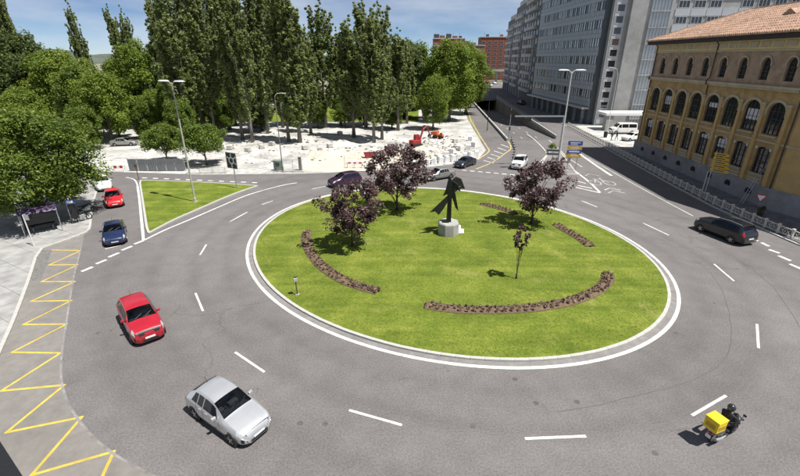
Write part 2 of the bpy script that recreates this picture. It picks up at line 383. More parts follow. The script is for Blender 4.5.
plaza_edge = [at(*p) for p in [(-120, 168), (60, 170), (107, 172), (200, 175), (300, 174), (330, 173), (430, 167), (470, 162.5), (479, 158.2), (485.2, 150.6)]] + \
    [Vector((20.6, 118, 0)), Vector((22.3, 142, 0)), Vector((30.0, 217, 0)), Vector((37, 300, 0))]
road_poly = [(-160, -6), (120, -6), (120, 100), (53, 100), (60, 180), (74, 300), (95, 480), (60, 480), (38, 300), (22, 118), (18, 92), (8, 80), (-10, 76), (-60, 77), (-160, 80)]
sheet('road', road_poly, 0.0, M['asphalt'], [hole])

def slab(name, poly, z1, mat_, z0=-0.2, kind='structure'):
    mb = MB(); mb.prism([(p[0], p[1]) for p in poly], z0, z1)
    o = mb.build(name, mat_); o['kind'] = kind; return o
def ribbon(mb, pts, w, z, closed=False, m=0):
    P = [Vector((p[0], p[1])) for p in pts]; k = len(P)
    L = []; Rr = []
    for i in range(k):
        a = P[i - 1] if (closed or i > 0) else P[i]; c = P[(i + 1) % k] if (closed or i < k - 1) else P[i]
        t = (c - a).normalized(); nrm = Vector((-t.y, t.x))
        L.append(P[i] + nrm * w / 2); Rr.append(P[i] - nrm * w / 2)
    vs_ = [(p.x, p.y, z) for p in L] + [(p.x, p.y, z) for p in Rr]
    fs = [(k + i, k + (i + 1) % k, (i + 1) % k, i) for i in range(k if closed else k - 1)]
    mb.add(vs_, fs, m)
def smooth_line(pts, n=8):
    P = [Vector((p[0], p[1], 0)) for p in pts]; out = []
    for i in range(len(P) - 1):
        p0 = P[max(i - 1, 0)]; p1 = P[i]; p2 = P[i + 1]; p3 = P[min(i + 2, len(P) - 1)]
        for j in range(n):
            t = j / n
            out.append(0.5 * ((2 * p1) + (p2 - p0) * t + (2 * p0 - 5 * p1 + 4 * p2 - p3) * t * t + (3 * p1 - p0 - 3 * p2 + p3) * t ** 3))
    out.append(P[-1]); return out
stone_me = MB().box((0, 0, 0), (0.985, 0.26, 0.34)).mesh('kerb_stone', M['kerb'])
def kerb(name, pts, step=1.0, z=-0.02, closed=False, limit=300):
    """a run of separate kerb stones"""
    root = tag(thing(name, None, None), kind='structure')
    P = [Vector((p[0], p[1], 0)) for p in pts]
    if closed: P.append(P[0])
    acc = 0.0; k = 0
    total = sum((P[i + 1] - P[i]).length for i in range(len(P) - 1)); cnt = max(1, round(total / step)); st = total / cnt
    nxt = st / 2; run = 0.0
    for i in range(len(P) - 1):
        d = (P[i + 1] - P[i]); ln = d.length
        while nxt <= run + ln and k < limit:
            q = P[i] + d * ((nxt - run) / ln)
            inst('kerb_stone', stone_me, root, (q.x, q.y, z + random.uniform(-.006, .006)), (0, 0, math.atan2(d.y, d.x)), (st, 1, 1)); nxt += st; k += 1
        run += ln
    return root

# --- construction plaza, left pavement, right pavement
plaza_poly = list(plaza_edge) + [Vector((30, 330, 0)), Vector((-220, 330, 0)), Vector((-220, 80, 0))]
slab('plaza', plaza_poly, 0.10, M['plaza'])
kerb('plaza_kerb', plaza_edge[1:12], 2.0, -0.055)
left_pave_edge = smooth_line([at(*p) for p in [(-40, 440), (-14, 386), (0, 352), (14, 320), (28, 283), (36, 258)]], 4) + \
    smooth_line([at(*p) for p in [(42, 249.5), (50, 246), (70, 239), (84, 233.5), (89.5, 229), (91, 220), (93, 205), (96.5, 192), (99, 182), (96, 175.5)]], 4)
left_pave = list(left_pave_edge) + [at(60, 173), at(-100, 170), Vector((-120, 40, 0)), Vector((-60, -6, 0)), Vector((-30, -6, 0))]
slab('pavement', left_pave, 0.13, M['pave'])
kerb('pavement_kerb', left_pave_edge, 1.0, -0.03)

FA, FB = Vector((50.9, 91.7)), Vector((49.9, 54.5))          # street front of the brick building
rail_pts = [Vector(p) for p in [(50.4, 129.5), (47.0, 92.0), (44.6, 66.0), (43.9, 56.0), (43.9, 50.0), (44.5, 42.6), (47.5, 35.0), (53.0, 27.0)]]
rpk = [Vector((p.x - 0.55, p.y)) for p in rail_pts]
far_kerb = [Vector((72.5, 300)), Vector((56.0, 180)), Vector((51.5, 140))]
right_pave = [(p.x, p.y) for p in far_kerb] + [(p.x, p.y) for p in rpk] + [(75, 20), (140, 20), (140, 330), (90, 330)]
slab('pavement', right_pave, 0.13, M['pave_shade'])
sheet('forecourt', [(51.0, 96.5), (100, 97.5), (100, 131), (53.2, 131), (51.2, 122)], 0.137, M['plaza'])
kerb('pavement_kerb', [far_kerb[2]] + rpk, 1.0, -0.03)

# --- roundabout island
IC = Vector((4.58, 43.79)); IA, IB = 23.13, 19.85; IROT = math.atan2(0.653, -0.757)
def ell(t, off=0.0, s=1.0):
    c, s_ = math.cos(IROT), math.sin(IROT)
    a = (IA * s + off) * math.cos(t); b = (IB * s + off) * math.sin(t)
    return Vector((IC.x + a * c - b * s_, IC.y + a * s_ + b * c, 0))
NE = 160
TT = [2 * math.pi * i / NE for i in range(NE)]
mb = MB(); ribbon(mb, [ell(t) for t in TT], 0.28, 0.005, True)
mb.build('edge_line', M['white_paint'])['kind'] = 'structure'
mb = MB(); ribbon(mb, [ell(t, -0.37) for t in TT], 0.46, 0.004, True)
mb.build('gutter', M['gutter'])['kind'] = 'structure'
kerb('roundabout_kerb', [ell(t, -0.74) for t in TT], 1.0, -0.02, True)
def island_z(x, y):
    d = Vector((x, y)) - IC; c, s_ = math.cos(-IROT), math.sin(-IROT)
    a = (d.x * c - d.y * s_) / (IA - 0.84); b = (d.x * s_ + d.y * c) / (IB - 0.84)
    r2 = min(1.0, a * a + b * b)
    return 0.13 + 0.45 * (1 - r2)
mb = MB(); rings = 10
vs_ = [(IC.x, IC.y, island_z(IC.x, IC.y))]; fs = []
for k in range(1, rings + 1):
    for t in TT:
        e = ell(t, -0.84); p = IC + (Vector((e.x, e.y)) - IC) * (k / rings)
        vs_.append((p.x, p.y, island_z(p.x, p.y) if k < rings else 0.12))
for i in range(NE): fs.append((0, 1 + i, 1 + (i + 1) % NE))
for k in range(rings - 1):
    for i in range(NE):
        a = 1 + k * NE + i; b = 1 + k * NE + (i + 1) % NE
        fs.append((a, a + NE, b + NE, b))
mb.add(vs_, fs)
mb.build('roundabout_lawn', M['grass'], smooth=True)['kind'] = 'structure'

# splitter island on the left
spl = smooth_line([at(*p) for p in [(141, 181), (185, 182.2), (225, 184.2), (257, 186.4)]], 4) + smooth_line([at(*p) for p in [(246, 190), (225, 198), (200, 209), (175, 220), (149, 233.5)]], 4) + smooth_line([at(*p) for p in [(147, 228), (143.5, 205), (140.2, 184)]], 3)
kerb('splitter_kerb', spl, 1.0, -0.02, True)
cen = sum(spl, Vector()) / len(spl)
slab('splitter_lawn', [cen + (p - cen) * 0.985 for p in spl], 0.135, M['grass'])

# grass blades (uncountable)
def blades(name, pts, zf, h=0.11, mat_=None):
    n = len(pts); rng = np.random.default_rng(3)
    ang = rng.uniform(0, 6.283, n); w = rng.uniform(.03, .07, n); hh = rng.uniform(.5, 1.2, n) * h
    lean = rng.normal(0, .09, (n, 2)); z = np.array([zf(x, y) for x, y in pts])
    V = np.zeros((n, 3, 3))
    V[:, 0, 0] = pts[:, 0] - np.cos(ang) * w; V[:, 0, 1] = pts[:, 1] - np.sin(ang) * w; V[:, 0, 2] = z - .02
    V[:, 1, 0] = pts[:, 0] + np.cos(ang) * w; V[:, 1, 1] = pts[:, 1] + np.sin(ang) * w; V[:, 1, 2] = z - .02
    V[:, 2, :2] = pts + lean; V[:, 2, 2] = z + hh
    me = tri_mesh(name, V.reshape(-1, 3), 3, rng.random(n)); me.materials.append(mat_)
    return tag(inst(name, me), kind='stuff')
def tri_mesh(name, V, k, val):
    n = len(V) // k; me = bpy.data.meshes.new(name)
    me.vertices.add(len(V)); me.vertices.foreach_set('co', V.astype(np.float32).ravel())
    me.loops.add(len(V)); me.loops.foreach_set('vertex_index', np.arange(len(V), dtype=np.int32))
    me.polygons.add(n); me.polygons.foreach_set('loop_start', np.arange(0, n * k, k, dtype=np.int32))
    me.update(calc_edges=True)
    at_ = me.attributes.new('v', 'FLOAT', 'FACE'); at_.data.foreach_set('value', np.clip(val, 0, 1).astype(np.float32))
    return me
M['blade'] = leaf_mat('grass_blade', (0.15, 0.19, 0.025), (0.30, 0.31, 0.06), 0.4, 0.8)
rng = np.random.default_rng(5)
q = []
while len(q) < 45000:
    t = rng.uniform(0, 6.283, 4000); r = np.sqrt(rng.uniform(0, 1, 4000))
    for a, b in zip(t, r):
        e = ell(a, -1.2); q.append((IC.x + (e.x - IC.x) * b, IC.y + (e.y - IC.y) * b))
gb = blades('grass', np.array(q[:45000]), island_z, 0.05, M['blade'])
gb['label'] = 'short mown grass blades on the roundabout island'; gb['category'] = 'grass'

# --- tar seams in the carriageway
M['tar'] = mat('tar_seam', (0.085, 0.08, 0.08), 0.8, 0.3, 2)
for off, a0, a1, w in ((3.7, 2.4, 5.6, .05), (8.1, 3.3, 6.6, .06), (12.3, 2.0, 4.1, .05)):
    pts = []
    for i in range(70):
        t = a0 + (a1 - a0) * i / 69; p = ell(t, off + .25 * math.sin(t * 9) + random.uniform(-.07, .07)); pts.append(p)
    mb = MB(); ribbon(mb, pts, w, 0.003); mb.build('tar_seam', M['tar'])['kind'] = 'structure'
for px, py in ((473, 426), (536, 403), (655, 453), (325, 424), (300, 423), (577, 402), (515, 379), (98, 333), (148, 238), (676, 333)):
    p = at(px, py); o = MB().lathe([(.17, .001), (.17, .004)], 14, c=(p.x, p.y, 0)).build('road_dot', M['tar']); o['kind'] = 'structure'  # small flat dark dots on the asphalt
# --- painted markings
def marks(name, segs, w, mat_, z=0.006):
    for a, b in segs:
        mb = MB(); A, B = at(*a), at(*b); ribbon(mb, [A, B], w, z)
        mb.build(name, mat_)['kind'] = 'structure'
def Z(ox, oy, s, L): return [((ox + a / s, oy + b / s), (ox + c / s, oy + d / s)) for a, b, c, d in L]
marks('lane_dash', [((200, 255), (206.3, 244.5)), ((195.5, 293), (203, 311)), ((235, 352), (264.5, 372)), ((349, 410), (402, 425)), ((525, 438.5), (586, 436)),
    ((692, 415.3), (726, 395.5)), ((757, 324), (758.5, 348)), ((714, 264), (734, 281)), ((643, 223), (669, 235.3)), ((581.5, 200.7), (597, 207)),
    ((230, 221.6), (247.4, 212)), ((262, 204.5), (273, 200.7)), ((312, 189), (327, 186))], 0.17, M['white_paint'])
marks('give_way_dash', Z(60, 216, 7.21, [(155, 400, 235, 367), (260, 345, 335, 315), (350, 297, 425, 265), (445, 247, 520, 217), (535, 203, 600, 178)]), 0.36, M['white_paint'])
marks('stop_line', Z(60, 216, 7.21, [(325, 237, 440, 211)]), 0.16, M['white_paint'])
marks('give_way_dash', Z(600, 240, 3.965, [(590, -10, 625, 4), (640, 10, 670, 25), (670, 38, 712, 52), (708, 62, 755, 82), (752, 95, 800, 115)]), 0.38, M['white_paint'])
marks('give_way_dash', [((x, 177.8 + (x - 142) * 0.043), (x + 5, 177.8 + (x - 137) * 0.043)) for x in range(142, 262, 11)], 0.4, M['white_paint'])
marks('give_way_dash', [((x, 171.2 + (x - 473) * 0.09), (x + 4.5, 171.2 + (x - 468.5) * 0.09)) for x in range(462, 512, 8)], 0.4, M['white_paint'])
def painted(name, pts, w, mat_, z=0.007, sm=6):
    mb = MB(); ribbon(mb, smooth_line([at(*p) for p in pts], sm) if sm else [at(*p) for p in pts], w, z)
    mb.build(name, mat_)['kind'] = 'structure'
painted('edge_line', [(137.5, 186), (139.5, 200), (141.5, 220), (143.2, 236.5), (143.5, 240.5)], 0.30, M['white_paint'])
painted('edge_line', [(143.5, 240.5), (165, 230), (190, 219.5), (220, 206.5), (245, 196), (268, 189), (285, 184.8), (297, 182.8)], 0.26, M['white_paint'], 0.0085)
painted('edge_line', [(126, 177.3), (134, 179.5), (137, 184), (137.5, 187)], 0.22, M['white_paint'], 0.0095)
painted('edge_line', [(577, 152), (594, 164), (611.5, 175.7)], 0.5, M['white_paint'])
painted('edge_line', [(588, 158), (640, 187.5), (693, 216)], 0.22, M['grey_paint'])
painted('chevron', [(568, 166), (588, 181), (600, 192.5)], 0.35, M['white_paint'])
painted('chevron', [(600, 192.8), (585, 189.5), (572, 186.5)], 0.35, M['white_paint'])
painted('chevron', [(578, 181.5), (586, 183.5)], 0.3, M['white_paint']); painted('chevron', [(578, 185.6), (592, 188.4)], 0.3, M['white_paint'], 0.008)
painted('lane_dash', [(568, 158), (582, 167)], 0.16, M['white_paint'])
painted('edge_line', [(549, 140), (560, 150), (569, 160)], 0.14, M['white_paint'])
painted('lane_dash', [(536, 127), (524, 119)], 0.14, M['white_paint']) if False else None
painted('edge_line', [(533, 168), (544, 158), (546, 152), (536, 141), (527, 134)], 0.18, M['white_paint'])
M['worn'] = mat('worn_white_paint', (0.50, 0.49, 0.47), 0.8, 0.35, 4, dirt=0.45)
# bicycle symbol with arrow on the cycle lane
def symbol_point(u, v):            # u along the lane (away), v across
    o = Vector((33.2, 63.0)); d = Vector((0.055, 1.0)).normalized(); n_ = Vector((d.y, -d.x))
    return o + d * u * 1.5 + n_ * v * 1.35
mb = MB()
for cx in (-0.85, 0.85):
    ribbon(mb, [symbol_point(3.2 + 0.95 * math.sin(a), cx + 0.62 * math.cos(a)) for a in np.linspace(0, 6.283, 17)[:-1]], 0.16, 0.007, True)
for pl in ([(3.2, -.85), (4.6, -.35), (4.6, .45), (3.2, .85)], [(4.6, -.35), (3.2, .1), (4.6, .45)], [(4.6, .45), (5.2, .4), (5.2, .75)], [(4.9, -.6), (4.9, -.1)]):
    ribbon(mb, [symbol_point(a, b) for a, b in pl], 0.16, 0.0078)
mb.build('bicycle_symbol', M['worn'])['kind'] = 'structure'
mb = MB()
for off in (0.2, 1.2): ribbon(mb, [symbol_point(off - .8, -.9), symbol_point(off, 0), symbol_point(off - .8, .9)], 0.22, 0.007)
mb.build('lane_arrow', M['worn'])['kind'] = 'structure'
mb = MB(); ribbon(mb, [symbol_point(6.2, -.9), symbol_point(7.2, 0), symbol_point(6.2, .9)], 0.2, 0.007); mb.build('lane_arrow', M['grey_paint'])['kind'] = 'structure'

# --- concrete bus bay with yellow zigzag
bay_r = smooth_line([at(*p) for p in [(84, 233.8), (80, 252), (74, 276), (67, 318), (62, 352), (61, 374), (64, 392), (72, 410), (90, 434), (114, 454), (140, 469), (170, 483), (215, 498)]], 5)
bay_l = [at(*p) for p in [(42, 250), (36, 260), (28, 284), (14, 321), (0, 353), (-14, 387), (-40, 441), (-60, 500)]]
bay_poly = [(p.x, p.y) for p in bay_r] + [(-8, 7), (-26, 7)] + [(p.x, p.y) for p in reversed(bay_l)]
sheet('bus_bay', bay_poly, 0.004, M['bay'])
mb = MB(); ribbon(mb, bay_r, 0.14, 0.009); mb.build('bay_seam', M['seam'])['kind'] = 'structure'
patch = [at(*p) for p in [(40, 250.5), (52, 249.5), (47.5, 263), (41, 279.5), (30.5, 281)]]
sheet('setts_patch', [(p.x, p.y) for p in patch], 0.009, mat('dark_setts', (0.15, 0.145, 0.14), 0.9, 0.35, 3, 0.5))
zz = [(52, 250), (80.7, 250.6), (49, 265), (78, 264.7), (41.6, 281.6), (75, 281.6), (30.8, 301.3), (71.4, 300.5), (23.2, 324.5), (66.8, 324), (12.1, 352.2), (60.5, 353), (1.3, 390.8), (64.3, 385), (6.3, 432.4), (82, 417), (31.5, 475), (114, 451.3), (95, 492)]
for i in range(len(zz) - 1):
    mb = MB(); a, b = at(*zz[i]), at(*zz[i + 1]); d = (b - a).normalized() * 0.06
    ribbon(mb, [a - d, b + d], 0.165, 0.0062 + 0.0016 * (i % 2)); mb.build('zigzag_line', M['yellow_paint'])['kind'] = 'structure'

M['pale_yellow'] = mat('faded_yellow_paint', (0.55, 0.44, 0.16), 0.8, 0.25, 3, dirt=0.3)
# --- yellow lines and hatching at the mouth of the side lane
painted('edge_line', [(466.5, 104), (471, 121), (480, 136), (489.5, 150.5)], 0.24, M['pale_yellow'], 0.007, 0)
painted('edge_line', [(489.5, 150.5), (487, 153.5), (478, 159.5)], 0.24, M['pale_yellow'], 0.0085, 0)
painted('edge_line', [(476, 169), (492, 162.5), (505, 153.5), (511, 148), (508, 141)], 0.24, M['pale_yellow'], 0.007)
for k in range(6):
    a = (484 + 3.4 * k, 160.5 - 3.2 * k); b = (494 + 3.0 * k, 163.5 - 3.2 * k)
    painted('hatch_bar', [a, b], 0.5, M['grey_paint'], 0.007, 0)

# --- underpass ramp
M['ramp_wall'] = mat('ramp_wall', (0.25, 0.22, 0.19), 0.9, 0.25, 0.6, 0.2, dirt=0.35)
mb = MB(); g_ = [(0.0, -0.02), (1.0, -DEPTH)]
pts = [(TL0.x, TL0.y, -.02), (TR0.x, TR0.y, -.02), (TR1.x, TR1.y, -DEPTH), (TL1.x, TL1.y, -DEPTH)]
ext = (TL1 - TL0).normalized() * 60
pts += [(TR1.x + ext.x, TR1.y + ext.y, -DEPTH - .5), (TL1.x + ext.x, TL1.y + ext.y, -DEPTH - .5)]
mb.add(pts, [(0, 1, 2, 3), (3, 2, 4, 5)])
mb.build('ramp_road', M['asphalt_far'])['kind'] = 'structure'
def ramp_wall(a, b, side):
    mb = MB(); d = (b - a).normalized(); nrm = Vector((d.y, -d.x)) * side * 0.35
    A, B = a, b; e = Vector(ext[:])
    top = 0.0
    vs_ = [(A.x, A.y, -.3), (B.x, B.y, -DEPTH - .3), (B.x, B.y, top), (A.x, A.y, top)]
    vs_ += [(p[0] + nrm.x, p[1] + nrm.y, p[2]) for p in vs_]
    mb.add(vs_, [(0, 1, 2, 3), (7, 6, 5, 4), (0, 4, 5, 1), (1, 5, 6, 2), (2, 6, 7, 3), (3, 7, 4, 0)])
    return mb
w_ = thing('retaining_wall', 'long concrete retaining wall along the right side of the underpass ramp', 'retaining wall')
ramp_wall(TR0, TR1, 1).build('wall', M['ramp_wall'], w_)
def parapet(root, a, b, h, side):
    d = (b - a); ln = d.length; rz = math.atan2(d.y, d.x); k = int(ln / 6)
    pm = MB().box((0, 0, h / 2), (ln / k - 0.04, 0.32, h)).box((0, 0, h + .05), (ln / k - 0.04, 0.44, 0.1)).mesh('parapet_block', M['concrete'])
    nrm = Vector((d.y, -d.x)).normalized() * side * 0.25
    for i in range(k):
        p = a + d * ((i + .5) / k) + nrm
        inst('parapet_block', pm, root, (p.x, p.y, 0.0), (0, 0, rz))
parapet(w_, TR0, TR1, 0.75, 1)
d = TR1 - TR0; rp = MB()
for hgt in (1.25, 1.55): rp.tube([(TR0.x + .25, TR0.y, hgt), (TR1.x + .25, TR1.y, hgt)], 0.035, 6)
rp.build('handrail', M['steel'], w_)
pm = MB().tube([(0, 0, .8), (0, 0, 1.58)], 0.03, 6).mesh('rail_post', M['steel'])
for i in range(40):
    p = TR0 + d * (i / 39); inst('rail_post', pm, w_, (p.x + .25, p.y, 0))
w2 = thing('retaining_wall', 'low concrete parapet wall along the left side of the underpass ramp', 'retaining wall')
ramp_wall(TL0, TL1, -1).build('wall', M['ramp_wall'], w2)
parapet(w2, TL0, TL1, 0.6, -1)
po = thing('tunnel_portal', 'dark tunnel mouth where the sunken street passes under the boulevard', 'tunnel')
mb = MB(); e = ext.normalized()
A, B = TL1, TR1; E1, E2 = TL1 + ext, TR1 + ext
mb.box(((A.x + B.x) / 2 + e.x * .4, (A.y + B.y) / 2 + e.y * .4, -0.45), ((B - A).length + 1, 0.8, 0.9), rz=math.atan2((B - A).y, (B - A).x))
mb.build('lintel', M['concrete'], po)
mb = MB()
mb.add([(A.x, A.y, -DEPTH - .6), (E1.x, E1.y, -DEPTH - .6), (E1.x, E1.y, -.2), (A.x, A.y, -.2), (B.x, B.y, -DEPTH - .6), (E2.x, E2.y, -DEPTH - .6), (E2.x, E2.y, -.2), (B.x, B.y, -.2)], [(0, 1, 2, 3), (4, 5, 6, 7), (1, 5, 6, 2)])
mb.build('tunnel_lining', M['ramp_wall'], po)
# lane dashes in the ramp
for i in range(9):
    for frac in (0.36, 0.68):
        t0, t1 = 0.03 + i * .1, 0.055 + i * .1
        def rp_(t): 
            l, r = TL0 + (TL1 - TL0) * t, TR0 + (TR1 - TR0) * t; q_ = l + (r - l) * frac; return Vector((q_.x, q_.y, -0.02 - (DEPTH - .02) * t + 0.015))
        a, b = rp_(t0), rp_(t1); mb = MB(); mb.add([(a.x - .08, a.y, a.z), (a.x + .08, a.y, a.z), (b.x + .08, b.y, b.z), (b.x - .08, b.y, b.z)], [(0, 1, 2, 3)])
        mb.build('lane_dash', M['white_paint'])['kind'] = 'structure'

# ------------------------------------------------------------------ buildings
M['ochre'] = tile_mat('ochre_brick', (0.45, 0.31, 0.135), (0.41, 0.28, 0.12), (0.30, 0.20, 0.10), 0.5, 0.13, 0.85, jw=0.012, bump=0.2, vert=True)
M['ochre_plain'] = mat('ochre_render', (0.47, 0.32, 0.135), 0.85, 0.14, 0.7, 0.15, dirt=0.18)
M['pink_brick'] = tile_mat('pink_brick', (0.37, 0.27, 0.185), (0.33, 0.235, 0.16), (0.30, 0.22, 0.17), 0.6, 0.16, 0.85, jw=0.015, bump=0.2, vert=True)
M['sandstone'] = mat('sandstone', (0.42, 0.355, 0.25), 0.85, 0.15, 1.2, 0.2, dirt=0.2)
M['stone_pale'] = mat('pale_stone', (0.55, 0.52, 0.46), 0.8, 0.15, 2)
M['granite'] = mat('grey_granite', (0.27, 0.265, 0.27), 0.85, 0.15, 1.0, 0.25, dirt=0.25)
M['cream'] = mat('cream_render', (0.60, 0.47, 0.22), 0.85, 0.12, 0.9, dirt=0.15)
M['dark_wood'] = mat('dark_soffit_wood', (0.035, 0.026, 0.020), 0.8, 0.3, 2)
M['frame'] = mat('dark_window_frame', (0.05, 0.045, 0.045), 0.6, 0.2, 4)
M['roof_tile'] = mat('terracotta', (0.40, 0.255, 0.18), 0.85, 0.48, 2.2, 0.3, dirt=0.25)
M['pipe'] = mat('dark_downpipe', (0.045, 0.035, 0.03), 0.6, 0.2, 2)
M['blind'] = mat('pale_blind', (0.50, 0.52, 0.55), 0.6, 0.12, 0.7)

# brick institution with tiled roof: local u runs along the street front from far corner, outward = -n
root = thing('brick_institution', 'ochre brick building with three rows of arched windows and terracotta tile roof', 'building', (FA.x, FA.y, 0))
ud = (FB - FA).normalized(); ULEN = (FB - FA).length
root.rotation_euler = (0, 0, math.atan2(ud.y, ud.x))      # local x = u; local +y points away from the street? -> check sign
# rotating x onto (0,-1) puts local +y onto (+1,0): into the block. So outward is local -y.
CORN = 1.4; BAY = (ULEN - 2 * CORN) / 8.0
CH = Vector((math.cos(R(20)), math.sin(R(20)))) * 14.0      # chamfered corner wall in local coordinates
ZTOP = 22.2
def arch_pts(cx, hw, spring, rise, n=10):
    return [(cx - hw * math.cos(math.pi * i / n), spring + rise * math.sin(math.pi * i / n)) for i in range(n + 1)]
def arch_cell(mb, u0, u1, z0, z1, cx, hw, sill, spring, rise, depth=0.45, m=0, y=0.0):
    """wall cell with an arched opening and its reveals"""
    P = arch_pts(cx, hw, spring, rise)
    def q(pts): mb.add([(a, y, b) for a, b in pts], [tuple(range(len(pts)))], m)
    q([(u0, z0), (u1, z0), (u1, sill), (u0, sill)])
    q([(u0, sill), (cx - hw, sill), (cx - hw, spring), (u0, spring)])
    q([(cx + hw, sill), (u1, sill), (u1, spring), (cx + hw, spring)])
    k = len(P); tops = [(u0 if i == 0 else (u1 if i == k - 1 else P[i][0]), z1) for i in range(k)]
    q([(u0, spring), P[0], (P[0][0], z1), (u0, z1)]); q([P[-1], (u1, spring), (u1, z1), (P[-1][0], z1)])
    for i in range(k - 1): q([P[i], P[i + 1], (P[i + 1][0], z1), (P[i][0], z1)])
    ring = [(cx + hw, sill)] + list(reversed(P)) + [(cx - hw, sill)]
    ring = [(cx - hw, sill)] + P + [(cx + hw, sill)]
    for i in range(len(ring)):
        a, b = ring[i], ring[(i + 1) % len(ring)]
        mb.add([(a[0], y, a[1]), (b[0], y, b[1]), (b[0], y + depth, b[1]), (a[0], y + depth, a[1])], [(0, 1, 2, 3)], m)
def arch_window_mesh(name, hw, h, rise, bars=2, rows=4, blind=0.0):
    """window seen from -y, origin at sill centre"""
    mb = MB(); P = [(-hw, 0)] + arch_pts(0, hw, h, rise, 10) + [(hw, 0)]
    mb.add([(a, 0.0, b) for a, b in P], [tuple(range(len(P)))], 0)
    for i in range(len(P)):
        a, b = P[i], P[(i + 1) % len(P)]
        mb.tube([(a[0], -0.05, a[1]), (b[0], -0.05, b[1])], 0.075, 4, 1)
    for k in range(1, bars + 1):
        x = -hw + 2 * hw * k / (bars + 1); zt = h + rise * math.sqrt(max(0, 1 - (x / hw) ** 2))
        mb.box((x, -0.05, zt / 2), (0.07, 0.08, zt), 1)
    for k in range(1, rows + 1):
        mb.box((0, -0.05, h * k / rows), (2 * hw, 0.07, 0.06), 1)
    if blind: mb.box((-0.05, -0.02, h * (1 - blind * .5)), (hw * 1.5, 0.02, h * blind), 2)
    return mb.mesh(name, [M['win'], M['frame'], M['blind']], fix=False)
win_a = [arch_window_mesh('window', 1.32, 3.3, 0.4, 2, 4, b) for b in (0, 0.18, 0.0, 0.4, 0.0)]
win_b = [arch_window_mesh('window', 1.5, 3.0, 1.25, 3, 3, b) for b in (0, 0.0, 0.5, 0.25, 0.0)]
win_c = [arch_window_mesh('window', 0.8, 2.2, 0.8, 1, 4, b) for b in (0, 0.0, 0.0)]
key_me = MB().box((0, 0, 0), (0.26, 0.2, 0.36), taper=1.2).mesh('keystone', M['stone_pale'])
cell_me = MB().add([(a, 0, b) for a, b in [(-.6, 0)] + arch_pts(0, .6, .35, .45, 8) + [(.6, 0)]], [tuple(range(11))]).mesh('cellar_window', M['black'])
def hood_mesh(hw, h, rise, t, legs):
    mb = MB(); A = arch_pts(0, hw, h, rise, 14); B = arch_pts(0, hw + t, h, rise + t, 14)
    A = [(-hw, h - legs)] + A + [(hw, h - legs)]; B = [(-hw - t, h - legs)] + B + [(hw + t, h - legs)]
    for i in range(len(A) - 1):
        q_ = [A[i], A[i + 1], B[i + 1], B[i]]
        vs_ = [(a, -0.14, b) for a, b in q_] + [(a, 0.02, b) for a, b in q_]
        mb.add(vs_, [(0, 1, 2, 3), (7, 6, 5, 4), (0, 4, 5, 1), (2, 6, 7, 3), (1, 5, 6, 2), (3, 7, 4, 0)])
    return mb.mesh('arch_moulding', M['sandstone'])
hood_b = hood_mesh(1.52, 3.05, 1.25, 0.36, 0.5); hood_c = hood_mesh(0.82, 2.2, 0.8, 0.2, 0.3)
apron_me = MB()
for k in range(3): apron_me.box((0, 0, 0.28 + 0.42 * k), (2.5, 0.16, 0.3))
apron_me = apron_me.mesh('stone_apron', M['sandstone'])
sill_me = MB().box((0, 0, 0), (2.9, 0.4, 0.2)).mesh('sill', M['sandstone'])
lower, upper, plin = MB(), MB(), MB()
def row_a(mb, u0, u1, cx): arch_cell(mb, u0, u1, 2.7, 8.6, cx, 1.32, 4.1, 7.35, 0.4, m=0)
def row_b(mb, u0, u1, cx): arch_cell(mb, u0, u1, 8.6, 15.3, cx, 1.5, 9.4, 12.35, 1.25, m=0)
def row_c(mb, u0, u1, cx): arch_cell(mb, u0, u1, 15.3, 20.0, cx, 0.8, 16.2, 18.3, 0.8, m=0)
for i in range(8):
    u0 = CORN + i * BAY; u1 = u0 + BAY; cx = (u0 + u1) / 2
    row_a(lower, u0, u1, cx); row_b(lower, u0, u1, cx); row_c(upper, u0, u1, cx)
    for me, zs, v in ((win_a, 4.1, i), (win_b, 9.4, i + 1), (win_c, 16.2, i)):
        inst('window', me[(v * 7 + 3) % len(me)], root, (cx, 0.36, zs))
    inst('arch_moulding', hood_b, root, (cx, 0, 9.3)); inst('arch_moulding', hood_c, root, (cx, 0, 16.1))
    for s in (-1, 1): inst('keystone', key_me, root, (cx + s * 1.25, -0.09, 7.55))
    inst('stone_apron', apron_me, root, (cx, -0.02, 2.72))
    inst('sill', sill_me, root, (cx, -0.12, 9.25)); inst('sill', sill_me, root, (cx, -0.12, 4.05), scale=(.9, .8, .8))
    inst('cellar_window', cell_me, root, (cx, -0.335, 1.25))
for a, b in ((0, CORN), (ULEN - CORN, ULEN)):
    for mb, z0, z1 in ((lower, 2.7, 15.3), (upper, 15.3, 20.0)):
        mb.add([(a, 0, z0), (b, 0, z0), (b, 0, z1), (a, 0, z1)], [(0, 1, 2, 3)])
lower.build('front_wall', M['ochre'], root, fix=False); upper.build('upper_wall', M['pink_brick'], root, fix=False)
